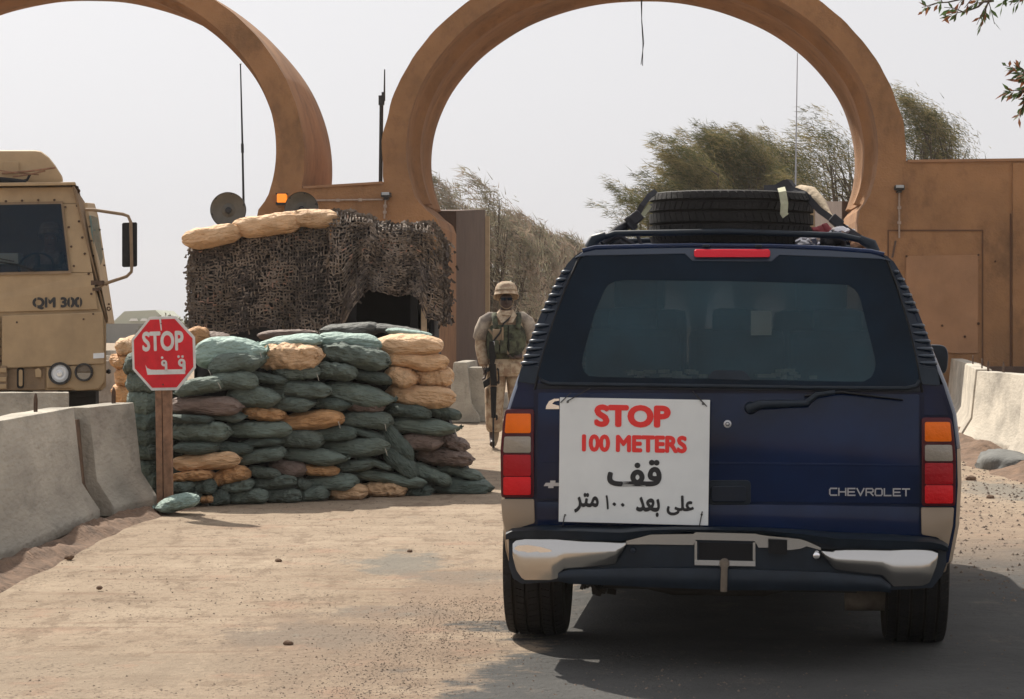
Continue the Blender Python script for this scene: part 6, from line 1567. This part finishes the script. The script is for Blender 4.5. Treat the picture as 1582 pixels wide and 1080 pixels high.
    for s in (-1, 1):
        bm = BM(); q = [Vector((s * .012, -.150, 1.40)), Vector((s * .075, -.085, 1.535)), Vector((s * .115, -.105, 1.49)), Vector((s * .065, -.155, 1.405))]
        prism(bm, q, [p + Vector((0, .012, 0)) for p in q]); obj('lapel', bm, MT['camo_desert'], e, local=True)
        bm = BM(); tube(bm, [(s * .12, -.16, 1.34), (s * .135, -.14, 1.43), (s * .135, -.05, 1.495), (s * .13, .06, 1.49), (s * .12, .15, 1.38)], [.028, .032, .032, .032, .028], 8); obj('vest_shoulder_strap', bm, MT['camo_vest'], e, local=True, smooth=60)
    bm = BM(); box(bm, (.015, -.187, 1.19), (.012, .02, .36)); obj('vest_closure', bm, MT['black'], e, local=True, bevel=.003)
    if not seated:
        bm = BM(); box(bm, (-.11, -.175, 1.27), (.10, .05, .13)); obj('chest_pouch', bm, MT['boot'], e, local=True, bevel=.014)
        bm = BM(); tube(bm, [(-.20, -.11, 1.33), (-.10, -.185, 1.20), (.02, -.20, 1.05)], .013, 6); obj('harness_strap', bm, MT['boot'], e, local=True, smooth=60)
    # collar, shoulder sleeves
    bm = BM(); lathe(bm, [(.075, 0), (.098, -.018), (.105, -.01), (.072, .035), (.066, .03)], (0, -.005, 1.525), (0, -.25, 1), 24, closed=True); obj('collar', bm, MT['camo_desert'], e, local=True, smooth=50)
    if not seated:
        for s in (-1, 1):
            bm = BM(); tube(bm, [(s * .10, .01, 1.475), (s * .17, .01, 1.465), (s * .235, .01, 1.415), (s * .27, .01, 1.33), (s * .292, .01, 1.22), (s * .295, .01, 1.20)], [.05, .07, .080, .082, .082, .055], 18)
            for v in bm.verts: v.co += v.co.normalized() * .012 * noise.noise(v.co * 14)
            obj('shoulder_sleeve', bm, MT['camo_grey'], e, local=True, smooth=60)
        bm = BM(); tube(bm, [(-.285, .015, 1.24), (-.285, .01, 1.14), (-.27, -.02, 1.04), (-.25, -.055, .945), (-.247, -.06, .925)], [.062, .066, .063, .058, .05], 18)
        for v in bm.verts: v.co += v.co.normalized() * .012 * noise.noise(v.co * 18)
        obj('sleeve', bm, MT['camo_desert'], e, local=True, smooth=60)
        # tunic skirt, pockets, trouser legs
        shell([(.80, .205, .155, 0), (.82, .21, .16, 0), (.92, .205, .155, 0), (1.02, .20, .155, 0), (1.05, .17, .12, 0)], 0, 0, MT['camo_desert'], 'tunic', 8)
        for s in (-1, 1):
            bm = BM(); box(bm, (s * .10, -.16, .89), (.13, .02, .12)); obj('pocket', bm, MT['camo_desert'], e, local=True, bevel=.01)
            bm = BM(); tube(bm, [(s * .105, 0, .86), (s * .12, -.005, .68), (s * .13, -.01, .5), (s * .135, .0, .34), (s * .137, .015, .2), (s * .137, .015, .17)], [.112, .108, .10, .098, .094, .07], 18)
            for v in bm.verts: v.co += Vector((1, 1, 0)) * .016 * noise.noise(v.co * 13)
            obj('trouser_leg', bm, MT['camo_desert'], e, local=True, smooth=60)
            bm = BM(); box(bm, (s * .225, -.01, .58), (.025, .15, .18)); obj('cargo_pocket', bm, MT['camo_desert'], e, local=True, bevel=.01)
        bm = BM(); lathe(bm, [(.20, -.02), (.212, -.02), (.212, .02), (.20, .02)], (0, 0, 1.035), (0, 0, 1), 32, closed=True)
        for v in bm.verts: v.co.y *= .82
        obj('belt', bm, MT['camo_vest'], e, local=True)
        for x in (-.13, -.04, .06): 
            bm = BM(); box(bm, (x, -.20, 1.13), (.075, .05, .15)); obj('pouch', bm, MT['camo_vest'], e, local=True, bevel=.012)
        bm = BM(); box(bm, (-.05, -.192, 1.27), (.022, .02, .17)); obj('vest_strap', bm, MT['boot'], e, local=True, bevel=.004)
        bm = BM()
        for s in (-1, 1): box(bm, (s * .034, -.099, 1.672), (.052, .012, .034))
        box(bm, (0, -.104, 1.68), (.02, .01, .008)); 
        for s in (-1, 1): tube(bm, [(s * .06, -.095, 1.68), (s * .08, .0, 1.675)], .004, 5)
        obj('sunglasses', bm, MT['glass_dark'], e, local=True, bevel=.003)
    return e
DP = 28.4; sp_ = P(782, 0, DP)
mound('sand_rise', [(-1.6, 28.3), (-.9, 28.4), (.2, 28.4), (1.1, 28.3)], 1.5, .10, 1, MT['sand'])
person((sp_.x, DP, .075), R(3), 'soldier in desert uniform, helmet and green camouflage vest standing beside the blue vehicle', mats=[MT['skin'], MT['camo_desert'], MT['boot']]).scale = (1.03, 1.04, 1.02)
# rifle slung muzzle down in front of him
rf = empty('rifle', (P(764, 0, DP).x, DP - .24, .22), label='black rifle slung muzzle down in front of the soldier', cat='rifle')
def rp(px, py, dy=0.): return P(px, py, DP - .24 + dy)
def rs(name, pts, th, m='black', bevel=.004):
    bm = BM(); prism(bm, [rp(x, y, -th / 2) for x, y in pts], [rp(x, y, th / 2) for x, y in pts]); return obj(name, bm, MT[m], rf, bevel=bevel)
rs('stock', [(756, 527), (763, 528), (766, 552), (764, 562), (757, 562), (755, 540)], .035)
rs('receiver', [(756, 562), (766, 562), (768, 596), (758, 596)], .04)
rs('carry_handle', [(768, 568), (771, 570), (772, 592), (769, 594), (767, 590), (769.5, 588), (769, 573), (767, 571)], .02)
rs('magazine', [(757, 582), (757, 594), (748, 600), (746, 590)], .022)
rs('grip', [(757, 566), (757, 573), (749, 577), (748, 571)], .026)
rs('handguard', [(757.5, 597), (767.5, 597), (766, 646), (759, 646)], .05, bevel=.012)
rs('front_sight', [(766, 640), (769, 642), (769, 648), (766, 650)], .015)
bm = BM(); tube(bm, [rp(762, 640), rp(762.3, 686)], .011, 8); obj('barrel', bm, MT['black_metal'], rf, smooth=60)
bm = BM(); tube(bm, [rp(762.3, 682), rp(762.4, 692)], .015, 8); obj('muzzle', bm, MT['black_metal'], rf, smooth=60)
rs('scope', [(759, 528), (764, 527), (764, 536), (759, 537)], .03, 'steel')
bm = BM(); tube(bm, [rp(760, 530), rp(772, 515, .02), rp(778, 500, .06), rp(790, 489, .16)], .011, 6); obj('sling', bm, MT['black_cloth_shade'], rf, smooth=60)
# driver behind the truck windscreen
person((P(58, 0, DT).x, DT + .75, P(58, 395, DT).z - 1.66 + .2), R(6), 'driver sitting behind the dark windscreen of the tan truck', seated=True, mats=[MT['skin_light'], MT['camo_desert'], MT['boot']])
st_ = BM(); lathe(st_, [(.19, -.012), (.205, 0), (.19, .012), (.178, 0)], T(56, 412, .32), (0, -.8, .6), 28, closed=True); obj('steering_wheel', st_, MT['black'], truck, smooth=60)
# ---------------- dusty air ----------------
bm = BM(); box(bm, (0, 150, 7), (300, 700, 18))
hz = bpy.data.materials.new('dusty_air'); hz.use_nodes = True; hn = hz.node_tree.nodes; hn.clear()
ho = hn.new('ShaderNodeOutputMaterial'); hv_ = hn.new('ShaderNodeVolumePrincipled'); hv_.inputs['Color'].default_value = (.88, .86, .83, 1); hv_.inputs['Density'].default_value = .0003; hv_.inputs['Anisotropy'].default_value = .3
hz.node_tree.links.new(hv_.outputs[0], ho.inputs['Volume'])
obj('haze', bm, hz, kind='stuff')
S.cycles.volume_bounces = 1
